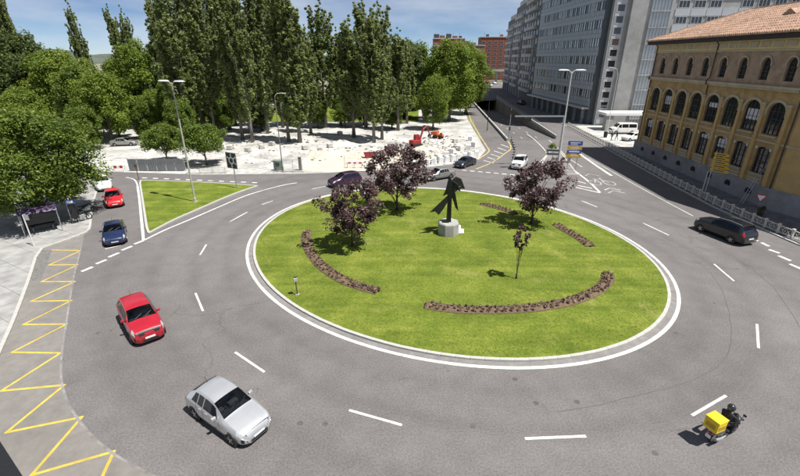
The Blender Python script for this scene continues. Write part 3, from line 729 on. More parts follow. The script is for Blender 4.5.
# solid block behind the front, with the chamfered corner
DEP = 30.0
foot = [(0.02, 0.5), (ULEN, 0.5), (ULEN, 0.0), (ULEN + CH.x, CH.y), (ULEN + CH.x, DEP), (0.02, DEP)]
MB().prism(foot, 0, 20.0).build('wall', M['ochre_plain'], root)
foot2 = [(-0.35, -0.3), (ULEN + .14, -0.3), (ULEN + CH.x + .3, CH.y - .3), (ULEN + CH.x + .3, DEP + .1), (-0.35, DEP + .1)]
MB().prism(foot2, 0, 2.65).build('stone_plinth', M['granite'], root, bevel=0.06)
def band(name, o_, z0, z1, mt):
    f_ = [(-o_, -o_), (ULEN + o_ * .45, -o_), (ULEN + CH.x + o_, CH.y - o_ * .6), (ULEN + CH.x + o_, DEP), (-o_, DEP)]
    return MB().prism(f_, z0, z1).build(name, mt, root)
for i in range(9):
    u = CORN + i * BAY
    MB().box((u, -0.14, 5.75), (0.62, 0.34, 5.8)).build('pilaster', M['ochre_plain'], root, bevel=.03)
    MB().box((u, -0.14, 10.9), (0.56, 0.30, 4.5)).build('pilaster', M['ochre_plain'], root, bevel=.03)
    MB().box((u, -0.17, 13.3), (0.74, 0.42, 0.3)).build('capital', M['sandstone'], root)
band('plinth_cap', 0.36, 2.652, 2.85, M['granite'])
band('string_course', 0.12, 8.35, 8.62, M['sandstone'])
band('cornice', 0.30, 14.95, 15.25, M['sandstone']); band('cornice', 0.50, 15.252, 15.55, M['sandstone'])
band('frieze', 0.06, 20.0, 21.5, M['cream']); band('moulding', 0.2, 19.85, 20.05, M['sandstone'])
for i in range(16):
    MB().box((CORN + (i + .5) * BAY / 2, -0.09, 20.75), (BAY / 2 - .45, 0.08, 0.75)).build('frieze_panel', M['sandstone'], root)
band('soffit', 1.3, 21.35, 21.95, M['dark_wood'])
for u in (0.7, CORN + 4 * BAY, ULEN - 0.35):
    MB().tube([(u, -0.16, 1.2), (u, -0.16, 15.0), (u, -0.62, 15.1), (u, -0.62, 15.7), (u, -0.2, 16.0), (u, -0.2, 21.0), (u + .5, -1.1, 21.6)], 0.085, 8).build('downpipe', M['pipe'], root)
# rough stone blocks of the plinth
for i in range(16):
    MB().box((CORN + (i + .5) * BAY / 2, -0.305, 2.0), (BAY / 2 - .06, 0.06, 0.9)).build('plinth_stone', M['granite'], root, bevel=0.02) if False else None
# roof: hipped, with rolled tile courses
EV = 1.5; zr0 = 21.95; RUN = 11.0; RISE = 4.6
e0 = [(-EV, -EV), (ULEN + EV * .45, -EV), (ULEN + CH.x + EV, CH.y - EV * .6), (ULEN + CH.x + EV, DEP), (-EV, DEP)]
r1 = [(RUN - EV, RUN - EV), (ULEN - 1, RUN - EV), (ULEN + CH.x + EV - 9, CH.y + 9), (ULEN + CH.x - 8, DEP), (RUN - EV, DEP)]
mb = MB(); n5 = 5
vs_ = [(p[0], p[1], zr0) for p in e0] + [(p[0], p[1], zr0 + RISE) for p in r1] + [(p[0], p[1], zr0 + .15) for p in e0]
mb.add(vs_, [(10 + i, 10 + (i + 1) % 5, 5 + (i + 1) % 5, 5 + i) for i in range(5)] + [tuple(range(5, 10))] + [(i, (i + 1) % 5, 10 + (i + 1) % 5, 10 + i) for i in range(5)])
roof = mb.build('roof', M['roof_tile'], root)
tl = MB()
def tile_rolls(a0, a1, b0, b1, step=0.42):
    A0, A1, B0, B1 = [Vector((p[0], p[1], z)) for p, z in ((a0, zr0 + .17), (a1, zr0 + .17), (b0, zr0 + RISE + .02), (b1, zr0 + RISE + .02))]
    n_ = int((A1 - A0).length / step); dirA = (A1 - A0).normalized()
    # rolls run straight up the slope, clipped by the hips
    up_ = (B0 - A0); up_ = (up_ - dirA * up_.dot(dirA))
    ln = (A1 - A0).length; s0 = (B0 - A0).dot(dirA); s1 = (B1 - A0).dot(dirA)
    for i in range(n_):
        s = (i + .5) * ln / n_
        f = 1.0
        if s < s0: f = min(f, s / max(s0, 1e-3))
        if s > s1: f = min(f, (ln - s) / max(ln - s1, 1e-3))
        if f < 0.03: continue
        k = max(2, int(11 * f))
        for j in range(k):
            p0 = A0 + dirA * s + up_ * (f * j / k); p1 = A0 + dirA * s + up_ * (f * (j + 1.08) / k)
            jit = Vector((0, 0, random.uniform(0, .03)))
            tl.tube([p0 + jit + Vector((0, 0, .035)), p1 + jit], [0.15, 0.12], 5, 0)
tile_rolls(e0[0], e0[1], r1[0], r1[1]); tile_rolls(e0[1], e0[2], r1[1], r1[2])
to = tl.build('roof_tiles', M['roof_tile'], roof, fix=False); to['kind'] = 'stuff'
tp = MB().tube([(e0[0][0], e0[0][1], zr0 + .2), (r1[0][0], r1[0][1], zr0 + RISE + .1)], 0.2, 6).tube([(r1[0][0], r1[0][1], zr0 + RISE + .1), (r1[1][0], r1[1][1], zr0 + RISE + .1)], 0.2, 6).tube([(e0[1][0], e0[1][1], zr0 + .2), (r1[1][0], r1[1][1], zr0 + RISE + .1)], 0.2, 6)
tp.build('ridge_tiles', M['roof_tile'], roof)
# dormer gable and glazed skylight on the ridge
dm = MB(); cx = ULEN * .66
dm.add([(cx - 3, 4.5, zr0 + 1.7), (cx + 3, 4.5, zr0 + 1.7), (cx, 4.5, zr0 + 3.5), (cx, 8.5, zr0 + 3.7), (cx - 3, 9.2, zr0 + 3.7), (cx + 3, 9.2, zr0 + 3.7)], [(0, 1, 2), (0, 2, 3, 4), (1, 5, 3, 2)])
dm.build('dormer', M['roof_tile'], roof)
sk = MB(); x0, x1, y0, y1, zb, zt = ULEN * .80, ULEN + 9, 5.2, 15.0, zr0 + 2.4, zr0 + 6.2
sk.add([(x0, y0, zb), (x1, y0, zb), (x1, (y0 + y1) / 2, zt), (x0, (y0 + y1) / 2, zt), (x0, y1, zb), (x1, y1, zb)], [(0, 1, 2, 3), (3, 2, 5, 4), (0, 3, 4), (1, 5, 2)])
so = sk.build('skylight', mat('skylight_glass', (0.22, 0.27, 0.31), 0.15, 0.2, 0.5, spec=0.8), roof)
sb = MB()
for k in range(13):
    x = x0 + (x1 - x0) * k / 12; sb.box((x, (y0 + (y0 + y1) / 2) / 2, (zb + zt) / 2 + .06), (0.14, math.hypot((y1 - y0) / 2, zt - zb), 0.12), rx=math.atan2(zt - zb, (y1 - y0) / 2))
sb.build('glazing_bar', M['white'], so)

# generic block with storeys; local x along the front, front faces -y
def win_box(w, h, mg, mf, t=0.08, bars=1):
    mb = MB(); mb.box((0, 0.0, 0), (w, 0.06, h), 0)
    for s in (-1, 1): mb.box((s * (w / 2 + t / 2 - .01), -.02, 0), (t, 0.14, h + 2 * t), 1); mb.box((0, -.02, s * (h / 2 + t / 2 - .01)), (w + 2 * t - .03, 0.12, t), 1)
    for k in range(bars): mb.box((-w / 2 + w * (k + 1) / (bars + 1), -.03, 0), (t * .8, 0.08, h), 1)
    return mb.mesh('window', [mg, mf])

# grey office block with rows of narrow windows (B)
B0, B1 = Vector((55.5, 187.0)), Vector((57.6, 134.0))
M['clad'] = tile_mat('grey_cladding', (0.37, 0.40, 0.43), (0.34, 0.37, 0.40), (0.10, 0.12, 0.14), 2.2, 1.3, 0.5, 0.0, 0.04, vert=True)
M['clad_dark'] = mat('dark_cladding', (0.075, 0.09, 0.10), 0.5, 0.15, 0.4)
M['pale_glass'] = mat('pale_reflective_glass', (0.42, 0.47, 0.52), 0.12, 0.25, 0.15, spec=0.8)
M['alu'] = mat('aluminium_trim', (0.42, 0.43, 0.44), 0.4, 0.1, 2, metal=0.3)
bl = thing('office_block', 'grey panelled office block with rows of narrow pale windows', 'building', (B0.x, B0.y, 0), math.atan2((B1 - B0).y, (B1 - B0).x))
BL = (B1 - B0).length
MB().box((BL / 2, 14, 22), (BL, 28, 44)).build('wall', M['clad_dark'], bl)
pan = MB().box((0, 0, 0), (2.9, 0.12, 2.55)).mesh('cladding_panel', M['clad'])
pan2 = MB().box((0, 0, 0), (2.9, 0.12, 2.1)).mesh('cladding_panel', M['clad'])
nb = int(BL / 3.0); wmesh = [win_box(1.05, 2.2, M['pale_glass'], M['clad_dark'], .1, 0), win_box(1.05, 2.2, M['blind'], M['clad_dark'], .1, 0), win_box(1.05, 2.2, M['win'], M['clad_dark'], .1, 0)]
for fl in range(8):
    zf = 5.2 + fl * 4.75
    for k in range(nb):
        u = (k + .5) * BL / nb
        inst('cladding_panel', pan, bl, (u, -0.06, zf + 1.3), scale=(BL / nb / 3.0, 1, 1))
        grp = (k % 7) in (0,) and fl % 2
        if fl < 8:
            if grp: inst('cladding_panel', pan2, bl, (u, -0.05, zf + 3.66), scale=(BL / nb / 3.0, 1, 1))
            else:
                for s in (-.72, .72): inst('window', random.choice(wmesh), bl, (u + s, -0.07, zf + 3.68))
for k in range(9):
    MB().box((BL * (k + .5) / 9, -0.3, 2.3), (0.8, 0.7, 4.6)).build('pillar', M['clad'], bl)
MB().box((BL / 2, -1.0, 4.85), (BL, 2.2, 0.5)).build('canopy', M['alu'], bl)
MB().box((BL / 2, 0.5, 44.6), (BL * .98, 3, 4.4)).build('brick_attic', mat('attic_brick', (0.25, 0.11, 0.06), 0.9, 0.2, 1), bl)

# flats with curved balconies (D)
D0, D1 = Vector((67.5, 300.0)), Vector((56.6, 189.0))
M['balc'] = mat('balcony_panel', (0.38, 0.38, 0.39), 0.7, 0.12, 0.6, dirt=0.2)
M['flat_wall'] = mat('flats_wall', (0.115, 0.11, 0.11), 0.8, 0.2, 0.5)
dl = thing('flats', 'dark apartment block with stacked pale rounded balconies along the street', 'building', (D0.x, D0.y, 0), math.atan2((D1 - D0).y, (D1 - D0).x))
DL = (D1 - D0).length
hts = [40, 44, 47]
for s in range(3):
    MB().box((DL * (s + .5) / 3, 12 + (2 - s) * .7, hts[s] / 2), (DL / 3 - .3, 24, hts[s])).build('wall', M['flat_wall'], dl)
def balcony_mesh(w, d, h):
    mb = MB(); n = 10; pts = []
    r = 1.2
    prof = [(-w / 2, 0)] + [(-w / 2 + r - r * math.cos(a), -(d - r) - r * math.sin(a)) for a in np.linspace(0, math.pi / 2, 5)] + [(w / 2 - r + r * math.sin(a), -(d - r) - r * math.cos(a)) for a in np.linspace(0, math.pi / 2, 5)] + [(w / 2, 0)]
    mb.prism(prof, 0, h); return mb.mesh('balcony', M['balc'])
bal = balcony_mesh(24, 1.9, 1.25); dwin = [win_box(3.0, 2.0, M['win'], M['alu'], .1, 1), win_box(3.0, 2.0, M['pale_glass'], M['alu'], .1, 2), win_box(3.0, 2.0, M['blind'], M['alu'], .1, 1)]
for s in range(3):
    for fl in range(int((hts[s] - 5) / 3.6)):
        zf = 5.0 + fl * 3.6; uc = DL * (s + .5) / 3; yo = (2 - s) * .7
        b_ = inst('balcony', bal, dl, (uc, yo, zf), scale=(1.0 if s != 1 else .92, 1, 1))
        for k in range(5):
            inst('window', random.choice(dwin), dl, (uc - 12 + k * 6, yo - 0.06, zf + 2.4))
    MB().box((DL * (s + .5) / 3, 3 + (2 - s) * .7, hts[s] + 1.2), (DL / 3 * .7, 5, 2.4)).build('roof_room', M['balc'], dl)
for k in range(12): MB().box((DL * (k + .5) / 12, 0.9, 2.2), (1.2, 0.6, 4.4)).build('pillar', M['balc'], dl)

# frontal block beyond the forecourt (C), front along +x facing the camera
C0 = Vector((59.2, 132.2)); CL = 62.0
M['grey_stone'] = mat('grey_stone_cladding', (0.36, 0.36, 0.355), 0.8, 0.15, 0.6, dirt=0.25)
M['panel_pale'] = mat('pale_panel', (0.44, 0.46, 0.48), 0.6, 0.1, 0.6)
cl = thing('office_tower', 'pale grey office tower with a glazed striped stair strip and dark windows', 'building', (C0.x, C0.y, 0), math.atan2(-6, 62))
MB().box((CL / 2, 14, 24), (CL, 28, 48)).build('wall', M['grey_stone'], cl)
wdark = win_box(1.9, 1.7, M['win'], M['panel_pale'], .16, 0); wtri = win_box(2.7, 1.6, M['win'], M['panel_pale'], .12, 2)
for fl in range(16): inst('window', wdark, cl, (1.9, -0.05, 3.2 + fl * 2.85))
MB().box((1.9, -0.02, 24), (2.8, 0.1, 47)).build('window_strip', M['panel_pale'], cl)
gp = MB().box((0, 0, 0), (5.2, 0.2, 3.9)).mesh('glass_panel', M['pale_glass']); fin = MB().box((0, 0, 0), (0.1, 0.3, 46)).mesh('fin', M['alu'])
for fl in range(11): inst('glass_panel', gp, cl, (12.4, -0.1, 4.2 + fl * 4.1))
for k in range(7): inst('fin', fin, cl, (9.9 + k * 0.83, -0.3, 24))
for fl in range(12): MB().box((12.4, -0.26, 2.15 + fl * 4.1), (5.3, 0.5, 0.35)).build('floor_band', M['grey_stone'], cl)
pp = MB().box((0, 0, 0), (3.9, 0.14, 1.9)).mesh('cladding_panel', M['panel_pale'])
for fl in range(12):
    for k in range(11):
        u = 18.2 + k * 4.05; z = 3.2 + fl * 3.9
        inst('cladding_panel', pp, cl, (u, -0.07, z)); 
        if (k + fl) % 5: inst('window', wtri, cl, (u, -0.06, z + 1.95))
MB().box((6.4, -0.6, 20), (4.2, 1.2, 40)).build('service_shaft', M['grey_stone'], cl)
# entrance canopy with its pillar
cn_ = thing('entrance_canopy', 'white flat entrance canopy on a thick pillar above the parked van', 'canopy', (at(606, 131).x, at(606, 131).y, 0.137))
MB().box((6.5, 2.0, 4.5), (15.5, 6.0, 0.7)).build('canopy_roof', M['white'], cn_, bevel=.05)
MB().box((0.2, 0.2, 2.07), (1.9, 1.9, 4.14)).build('pillar', M['concrete'], cn_)
MB().box((11.5, 3.5, 2.07), (1.2, 1.2, 4.14)).build('pillar', M['concrete'], cn_)

# far brick towers at the end of the street
M['red_brick'] = tile_mat('red_brick', (0.25, 0.085, 0.055), (0.21, 0.07, 0.045), (0.25, 0.13, 0.09), 1.2, 0.4, 0.9, jw=0.03, vert=True)
def far_block(name, label, x, y, w, d, h, mt, rz=0.0, nx=6, band_=False, roof_bits=4, grp=None):
    o = thing(name, label, 'building', (x, y, 0), rz)
    MB().box((w / 2, d / 2, h / 2), (w, d, h)).build('wall', mt, o)
    wm = win_box(w / nx * .45, 1.6, M['win'], M['panel_pale'], .15, 1)
    for fl in range(int(h / 3.2) - 1):
        for k in range(nx): inst('window', wm, o, (w * (k + .5) / nx, -0.05, 3.0 + fl * 3.2))
        if band_: MB().box((w / 2, -0.5, 2.0 + fl * 3.2), (w * .96, 1.0, 0.5)).build('balcony', M['panel_pale'], o)
    MB().box((w / 2, d / 2, h + .3), (w + .8, d + .8, .6)).build('roof_slab', M['panel_pale'], o)
    for k in range(roof_bits):
        a = random.uniform(1.5, 3.5); MB().box((w * (k + .5) / roof_bits, d * random.uniform(.2, .6), h + .6 + a / 2), (random.uniform(2, 5), 3, a)).build('chimney', mt if k % 2 else M['frame'], o)
        MB().tube([(w * (k + .3) / roof_bits, d * .4, h + .6), (w * (k + .3) / roof_bits, d * .4, h + 5)], 0.08, 4).build('antenna', M['frame'], o)
    return o
far_block('apartment_block', 'wide red brick apartment block with rooftop chimneys behind the green trees', 26, 360, 24, 30, 32.5, M['red_brick'], R(-3), 5, True, 5)
far_block('apartment_block', 'lower brown brick block between the two red brick blocks', 52, 372, 16, 24, 28, mat('brown_brick', (0.22, 0.13, 0.10), .9, .2, .8), R(-3), 3, False, 3)
far_block('apartment_block', 'tall narrow red brick block standing at the end of the street', 73, 420, 27, 25, 36, M['red_brick'], R(-4), 5, False, 2)
far_block('apartment_block', 'distant low brick block closing the view beside the balcony flats', 112, 470, 44, 20, 26, M['red_brick'], R(-3), 8, True, 3)
fo = thing('overpass', 'pale concrete overpass crossing the far end of the street', 'bridge', (60, 395, 0), R(-4))
MB().box((25, 0, 9.0), (70, 8, 1.4)).build('deck', M['concrete'], fo)
for k in range(6): MB().box((2 + k * 11, 0, 4.15), (1.2, 3, 8.3)).build('pier', M['concrete'], fo)
# house with orange roof beyond the left trees
hs = thing('house', 'small house with bright orange tiled roof far behind the poplars', 'house', (-250, 290, 0), R(20))
MB().box((0, 0, 7), (24, 14, 14)).build('wall', M['cream'], hs)
mb = MB(); mb.add([(-13, -8, 14), (13, -8, 14), (13, 8, 14), (-13, 8, 14), (-7, 0, 19), (7, 0, 19)], [(0, 1, 5, 4), (1, 2, 5), (2, 3, 4, 5), (3, 0, 4), (3, 2, 1, 0)])
mb.build('roof', mat('orange_tiles', (0.50, 0.20, 0.075), 0.85, 0.2, 0.5), hs)
wm = win_box(1.4, 1.8, M['win'], M['white'], .12, 1)
for k in range(5): inst('window', wm, hs, (-9 + k * 4.5, -7.05, 10.5))

# hills on the horizon
mb = MB(); nx, ny = 90, 8
vs_ = []; 
for j in range(ny + 1):
    for i in range(nx + 1):
        x = -2600 + 4200 * i / nx; y = 1500 + 900 * j / ny
        hgt = 0.55 * (55 + 32 * math.sin(i * .31) + 20 * math.sin(i * .83 + 1) + 9 * math.sin(i * 1.9)) * math.sin(math.pi * min(1, (j + .001) / ny)) - 6
        vs_.append((x, y, hgt))
mb.add(vs_, [(j * (nx + 1) + i, j * (nx + 1) + i + 1, (j + 1) * (nx + 1) + i + 1, (j + 1) * (nx + 1) + i) for j in range(ny) for i in range(nx)])
mb.build('hills', mat('wooded_hill', (0.075, 0.095, 0.07), 0.95, 0.4, 0.02, dirt=.3), smooth=True)['kind'] = 'structure'

# ------------------------------------------------------------------ trees
def leaf_mesh(name, centers, radii, per, size, mat_, seed, zs=1.0, shell=0.55, up=0.9, jitter=0.25):
    rng = np.random.default_rng(seed)
    C = np.repeat(np.asarray(centers, float), per, axis=0); Rr = np.repeat(np.asarray(radii, float), per)
    n = len(C); d = rng.normal(size=(n, 3)); d /= np.linalg.norm(d, axis=1)[:, None]
    r = Rr * (shell + (1 - shell) * rng.random(n)) * rng.random(n) ** 0.25
    off = d * r[:, None]; off[:, 2] *= zs
    P = C + off
    nr = d * 0.7 + rng.normal(size=(n, 3)) * 0.75; nr[:, 2] += up
    nr /= np.linalg.norm(nr, axis=1)[:, None]
    a = np.cross(nr, rng.normal(size=(n, 3))); a /= np.linalg.norm(a, axis=1)[:, None]; b = np.cross(nr, a)
    s = size * rng.uniform(.55, 1.4, n)[:, None]
    V = np.stack([P + a * s, P + b * s * .55 + a * s * .1, P - a * s * .9, P - b * s * .55 + a * s * .1], 1)
    clump = np.repeat(rng.uniform(-.22, .22, len(centers)), per)
    val = 0.45 + clump + rng.normal(0, jitter, n)
    me = tri_mesh(name, V.reshape(-1, 3), 4, val); me.materials.append(mat_); return me

def crown_points(n, env, seed, h0, h1, fill=0.5):
    """clump centres inside a crown of revolution; env(t) is the radius at relative height t"""
    rng = np.random.default_rng(seed); out = []
    while len(out) < n:
        t = rng.random(); e = env(t)
        if rng.random() * env.max_r > e + 0.15: continue
        q = rng.uniform(0, 6.283); r = e * (fill + (1 - fill) * rng.random()) * rng.random() ** .2
        wob = 1 + .22 * math.sin(3 * q + seed) * math.sin(5 * t + seed)
        out.append((r * wob * math.cos(q), r * wob * math.sin(q), h0 + (h1 - h0) * t))
    return np.array(out)
class Env:
    def __init__(s, R_, kind): s.max_r = R_; s.k = kind
    def __call__(s, t):
        if s.k == 'round': return s.max_r * math.sqrt(max(0, 1 - (1.9 * t - .86) ** 2 / 1.1)) 
        if s.k == 'poplar': return s.max_r * (min(1, .55 + t * 2.2) if t < .3 else (1 - ((t - .3) / .7) ** 1.6) ** .8 + .06)
        if s.k == 'umbrella': return s.max_r * (.45 + .75 * math.sin(math.pi * (.12 + .8 * t)))*.85
        if s.k == 'cone': return s.max_r * (1.02 - t)
def trunk_mesh(name, h, r, pts, mat_, limbs, seed, lean=0.0):
    rnd = random.Random(seed); mb = MB()
    k = 6; path = [(lean * (i / k) ** 1.3 * h + rnd.uniform(-.02, .02) * h * (i > 0) * .5, rnd.uniform(-.02, .02) * h * (i > 0) * .5, h * i / k) for i in range(k + 1)]
    mb.tube(path, [r * (1.5 if i == 0 else 1.0) * (1 - .7 * i / k) for i in range(k + 1)], 8)
    for j in range(limbs):
        tgt = pts[rnd.randrange(len(pts))]; t = rnd.uniform(.28, .9); b0 = Vector(path[int(t * k)])
        if tgt[2] < b0.z + .1 * h: b0 = Vector(path[max(1, int(.3 * k))])
        mid = b0.lerp(Vector(tgt), .5) + Vector((0, 0, .06 * h))
        mb.tube([b0, mid, Vector(tgt)], [r * .38, r * .22, r * .07], 5)
    return mb.mesh(name, mat_, smooth=True)
def tree_kind(seed, kind, h, R_, h0, nclump, per, leaf, lm, bm_, r_tr, limbs=10, rc=0.32, zs=1.0, lean=0.0, fill=0.55):
    env = Env(R_, kind); pts = crown_points(nclump, env, seed, h0, h, fill)
    if lean: pts[:, 0] += lean * pts[:, 2]
    rad = R_ * rc * np.random.default_rng(seed + 9).uniform(.6, 1.25, nclump)
    if kind in ('poplar', 'cone'): rad *= np.clip(1.15 - .75 * (pts[:, 2] - h0) / (h - h0), .3, 1)
    crown = leaf_mesh('crown', pts, rad, per, leaf, lm, seed, zs=zs)
    return trunk_mesh('trunk', h * (.86 if kind in ('poplar', 'cone') else .62), r_tr, pts, bm_, limbs, seed, lean), crown
def plant_tree(meshes, name, label, pos, rz=0.0, s=(1, 1, 1), group=None, z=0.1, cat='tree'):
    o = thing(name, label, cat, (pos[0], pos[1], z), rz, group); o.scale = s
    inst('trunk', meshes[0], o); inst('crown', meshes[1], o); return o

def fastigiate(seed, h, R_, h0, nb, lm, bm_):
    """upright plumes of leaves along steep branches, with gaps between them"""
    rnd = random.Random(seed); mb = MB(); k = 8
    bend = [(rnd.uniform(-.25, .25) * i / k, rnd.uniform(-.25, .25) * i / k) for i in range(k + 1)]
    path = [Vector((bend[i][0], bend[i][1], h * .93 * i / k)) for i in range(k + 1)]
    mb.tube(path, [.26 * (1.4 if i == 0 else 1) * (1 - .85 * i / k) for i in range(k + 1)], 8)
    cs, rs = [], []
    def leafy(pts, r0, r1, a):
        for i in range(len(pts) - 1):
            n_ = max(1, int((pts[i + 1] - pts[i]).length / .55))
            for j in range(n_):
                f = (i + j / n_) / (len(pts) - 1)
                if f < a or rnd.random() < .12: continue
                q_ = pts[i].lerp(pts[i + 1], j / n_); r_ = (r0 + (r1 - r0) * f) * rnd.uniform(.6, 1.25)
                cs.append((q_.x + rnd.gauss(0, .18), q_.y + rnd.gauss(0, .18), q_.z)); rs.append(r_)
    leafy([path[i] for i in range(5, k + 1)] + [Vector((bend[k][0], bend[k][1], h))], .55, .22, 0)
    for b in range(nb):
        t = rnd.random() ** .8; z0 = h0 + (h * .80 - h0) * t; az = rnd.uniform(0, 6.283); ln = h * rnd.uniform(.17, .30) * (1.1 - .5 * t)
        rr_ = R_ * rnd.uniform(.45, 1.0) * (1.0 - .55 * t)
        c = path[0].lerp(path[-1], min(1, z0 / (h * .93))); d_ = Vector((math.cos(az), math.sin(az), 0))
        pts = [Vector((c.x, c.y, z0)), Vector((c.x, c.y, z0 + ln * .25)) + d_ * rr_ * .55, Vector((c.x, c.y, z0 + ln * .6)) + d_ * rr_ * .9, Vector((c.x, c.y, z0 + ln)) + d_ * rr_ * rnd.uniform(.85, 1.1)]
        mb.tube(pts, [.075 * (1.2 - t), .055 * (1.2 - t), .035, .012], 4)
        leafy(pts, .62, .26, .16)
    crown = leaf_mesh('crown', cs, rs, 46, 0.205, lm, seed, zs=1.5, shell=.15, up=.7, jitter=.28)
    return mb.mesh('trunk', bm_, smooth=True), crown
# lombardy poplars (four shapes, copied)
POP = [fastigiate(20 + i, 31.0, 3.1 + .3 * (i % 3), 2.2 + .4 * i, 84, M['leaf_poplar'], M['bark_pale']) for i in range(5)]
row_px = [(178, 128), (190, 141), (203, 126), (216, 138), (230, 130), (243, 140), (253, 143), (268, 134), (283, 128), (289, 142), (300, 143), (311, 133), (326, 128), (341, 126), (354, 138), (366, 128), (374, 143), (382, 140), (398, 131), (407, 124)]
hs_ = [1.2, 1.15, 1.35, 1.2, 1.3, 1.2, 1.15, 1.3, 1.35, 1.15, 1.08, .84, 1.12, .88, .92, 1.12, .97, 1.05, .86, .8]
POPLAR_LABEL = {(190, 141): 'tall poplar rising right behind the flat-crowned street trees', (216, 138): 'tall poplar behind the gap between street trees and road sign', (243, 140): 'front poplar directly behind the dark road sign', (253, 143): 'front poplar between the road sign and the slim mast',
    (289, 142): 'front poplar whose trunk stands beside the slim pale mast', (300, 143): 'front poplar behind the thick dark gate post', (354, 138): 'front poplar behind the low red and white barrier', (374, 143): 'front poplar behind the red skip, with a second trunk close beside it', (382, 140): 'poplar with its trunk close beside another, above the big plum tree',
    (407, 124): 'shortest poplar, next to the bright green avenue trees', (311, 133): 'short poplar leaving a gap of sky behind the gate post', (341, 126): 'short poplar seen over the sand heap'}
for i, (p, hh) in enumerate(zip(row_px, hs_)):
    w = random.uniform(1.25, 1.7)
    lb = POPLAR_LABEL.get(p, 'tall poplar standing back among the others on the white building site')
    plant_tree(POP[i % 5], 'poplar_tree', lb, at(*p), random.uniform(0, 6.28), (w, w, hh), 'poplars on the building site')
for i, (x, y, hh) in enumerate([(-134, 150, 1.42), (-122, 146, 1.4), (-150, 156, 1.45), (-141, 146, 1.3), (-94, 154, 1.15), (-104, 150, 1.2), (-88, 150, 1.12), (-128, 152, 1.25)]):
    w = random.uniform(.85, 1.1)
    o = plant_tree(POP[(i + 1) % 5], 'poplar_tree', 'slender dark poplar rising behind the broad trees beside the hill', (x, y), random.uniform(0, 6.28), (w, w, hh), 'poplars in front of the hill')
for i, (x, y, hh) in enumerate([(-62, 165, 1.05), (-48, 172, 1.0), (-34, 168, .98), (-18, 175, .82), (-4, 170, .84), (8, 178, .74), (-75, 160, 1.05)]):
    w = random.uniform(1.2, 1.6)
    plant_tree(POP[(i + 2) % 5], 'poplar_tree', 'poplar far back beyond the strip of lawn', (x, y), random.uniform(0, 6.28), (w, w, hh), 'poplars beyond the lawn strip')

ROUND = {
 'plane': tree_kind(41, 'round', 13.0, 6.8, 3.2, 170, 360, 0.155, M['leaf_plane'], M['bark'], 0.36, 22, rc=.26, fill=.6),
 'lime': tree_kind(42, 'round', 16.0, 6.5, 3.2, 130, 220, 0.225, M['leaf_lime'], M['bark'], 0.35, 16, rc=.28),
 'lime2': tree_kind(43, 'round', 16.0, 6.5, 3.2, 130, 220, 0.225, M['leaf_lime'], M['bark'], 0.35, 16, rc=.28),
 'dark': tree_kind(44, 'round', 16.0, 6.0, 2.5, 130, 190, 0.25, M['leaf_dark'], M['bark_dark'], 0.35, 14, rc=.30),
 'mid': tree_kind(45, 'round', 15.0, 6.0, 2.5, 130, 190, 0.25, M['leaf_plane'], M['bark'], 0.35, 14, rc=.30),
 'pavi': tree_kind(46, 'umbrella', 6.2, 3.9, 2.6, 80, 180, 0.15, M['leaf_plane'], M['bark'], 0.16, 12, rc=.26),
 'pine': tree_kind(47, 'cone', 20.0, 4.6, 1.5, 150, 100, 0.28, M['leaf_dark'], M['bark_dark'], 0.3, 16, rc=.27),
}
plant_tree(ROUND['plane'], 'plane_tree', 'large broad plane tree shading the pavement beside the bus bay', (-45.0, 50.2), 0.4, (1.1, 1.12, 1.02), z=.13)
plant_tree(ROUND['plane'], 'plane_tree', 'broad plane tree behind the bus shelter at the far pavement corner', (-62.0, 62.0), 2.1, (1.0, 1.0, .95), z=.13)
plant_tree(ROUND['pavi'], 'street_tree', 'small flat-crowned tree behind the grey hoarding', at(168, 163), 0, (1.15, 1.15, 1.08))
plant_tree(ROUND['pavi'], 'street_tree', 'small flat-crowned tree next to the dark road sign', at(207, 165.5), 1.9, (1.2, 1.2, 1.15))
lime_pos = [(-70, 104, 'lime', 1.0, 'bright green round tree standing highest behind the hoarding'), (-83, 96, 'lime2', .78, 'bright green round tree between the plane trees and the hoarding'), (-58, 116, 'mid', .95, 'mid green round tree at the foot of the tall poplars'), (-92, 122, 'lime', 1.3, 'tall yellow-green tree beside the left poplars'), (-73, 130, 'lime2', 1.4, 'tall bright green tree touching the first of the site poplars'), (-80, 112, 'mid', 1.15, 'mid green tree between the two tall bright ones')]
for x, y, k, s, lb in lime_pos: plant_tree(ROUND[k], 'lime_tree', lb, (x, y), x, (s, s, s))
for i, (x, y, k, s) in enumerate([(-96, 84, 'dark', .95), (-112, 92, 'dark', 1.25), (-118, 112, 'pine', 1.0), (-130, 104, 'dark', 1.5), (-105, 106, 'dark', 1.1), (-86, 82, 'dark', .7), (-146, 122, 'pine', 1.05), (-102, 126, 'dark', 1.25), (-124, 128, 'pine', 1.5), (-138, 136, 'pine', 1.55), (-112, 134, 'dark', 1.6), (-156, 132, 'dark', 1.9), (-133, 126, 'pine', 1.4), (-116, 120, 'pine', 1.35)]):
    plant_tree(ROUND[k], 'evergreen_tree', 'dark bushy evergreen in the dense group behind the plane trees', (x, y), i * 1.7, (s, s, s), 'evergreens behind the plane trees')
for i, (x, y, k, s) in enumerate([(-90, 185, 'mid', 1.3), (-66, 190, 'dark', 1.3), (-44, 196, 'mid', 1.2), (-24, 200, 'dark', 1.3), (-6, 196, 'mid', 1.25), (10, 205, 'dark', 1.2), (24, 215, 'mid', 1.1), (-110, 178, 'mid', 1.3), (-135, 180, 'dark', 1.4), (-160, 175, 'mid', 1.3), (-185, 170, 'dark', 1.4), (-54, 205, 'dark', 1.5)]):
    plant_tree(ROUND[k], 'park_tree', 'broad tree in the line closing the park behind the lawn strip', (x, y), i * 2.1, (s, s, s * .95), 'trees closing the park')
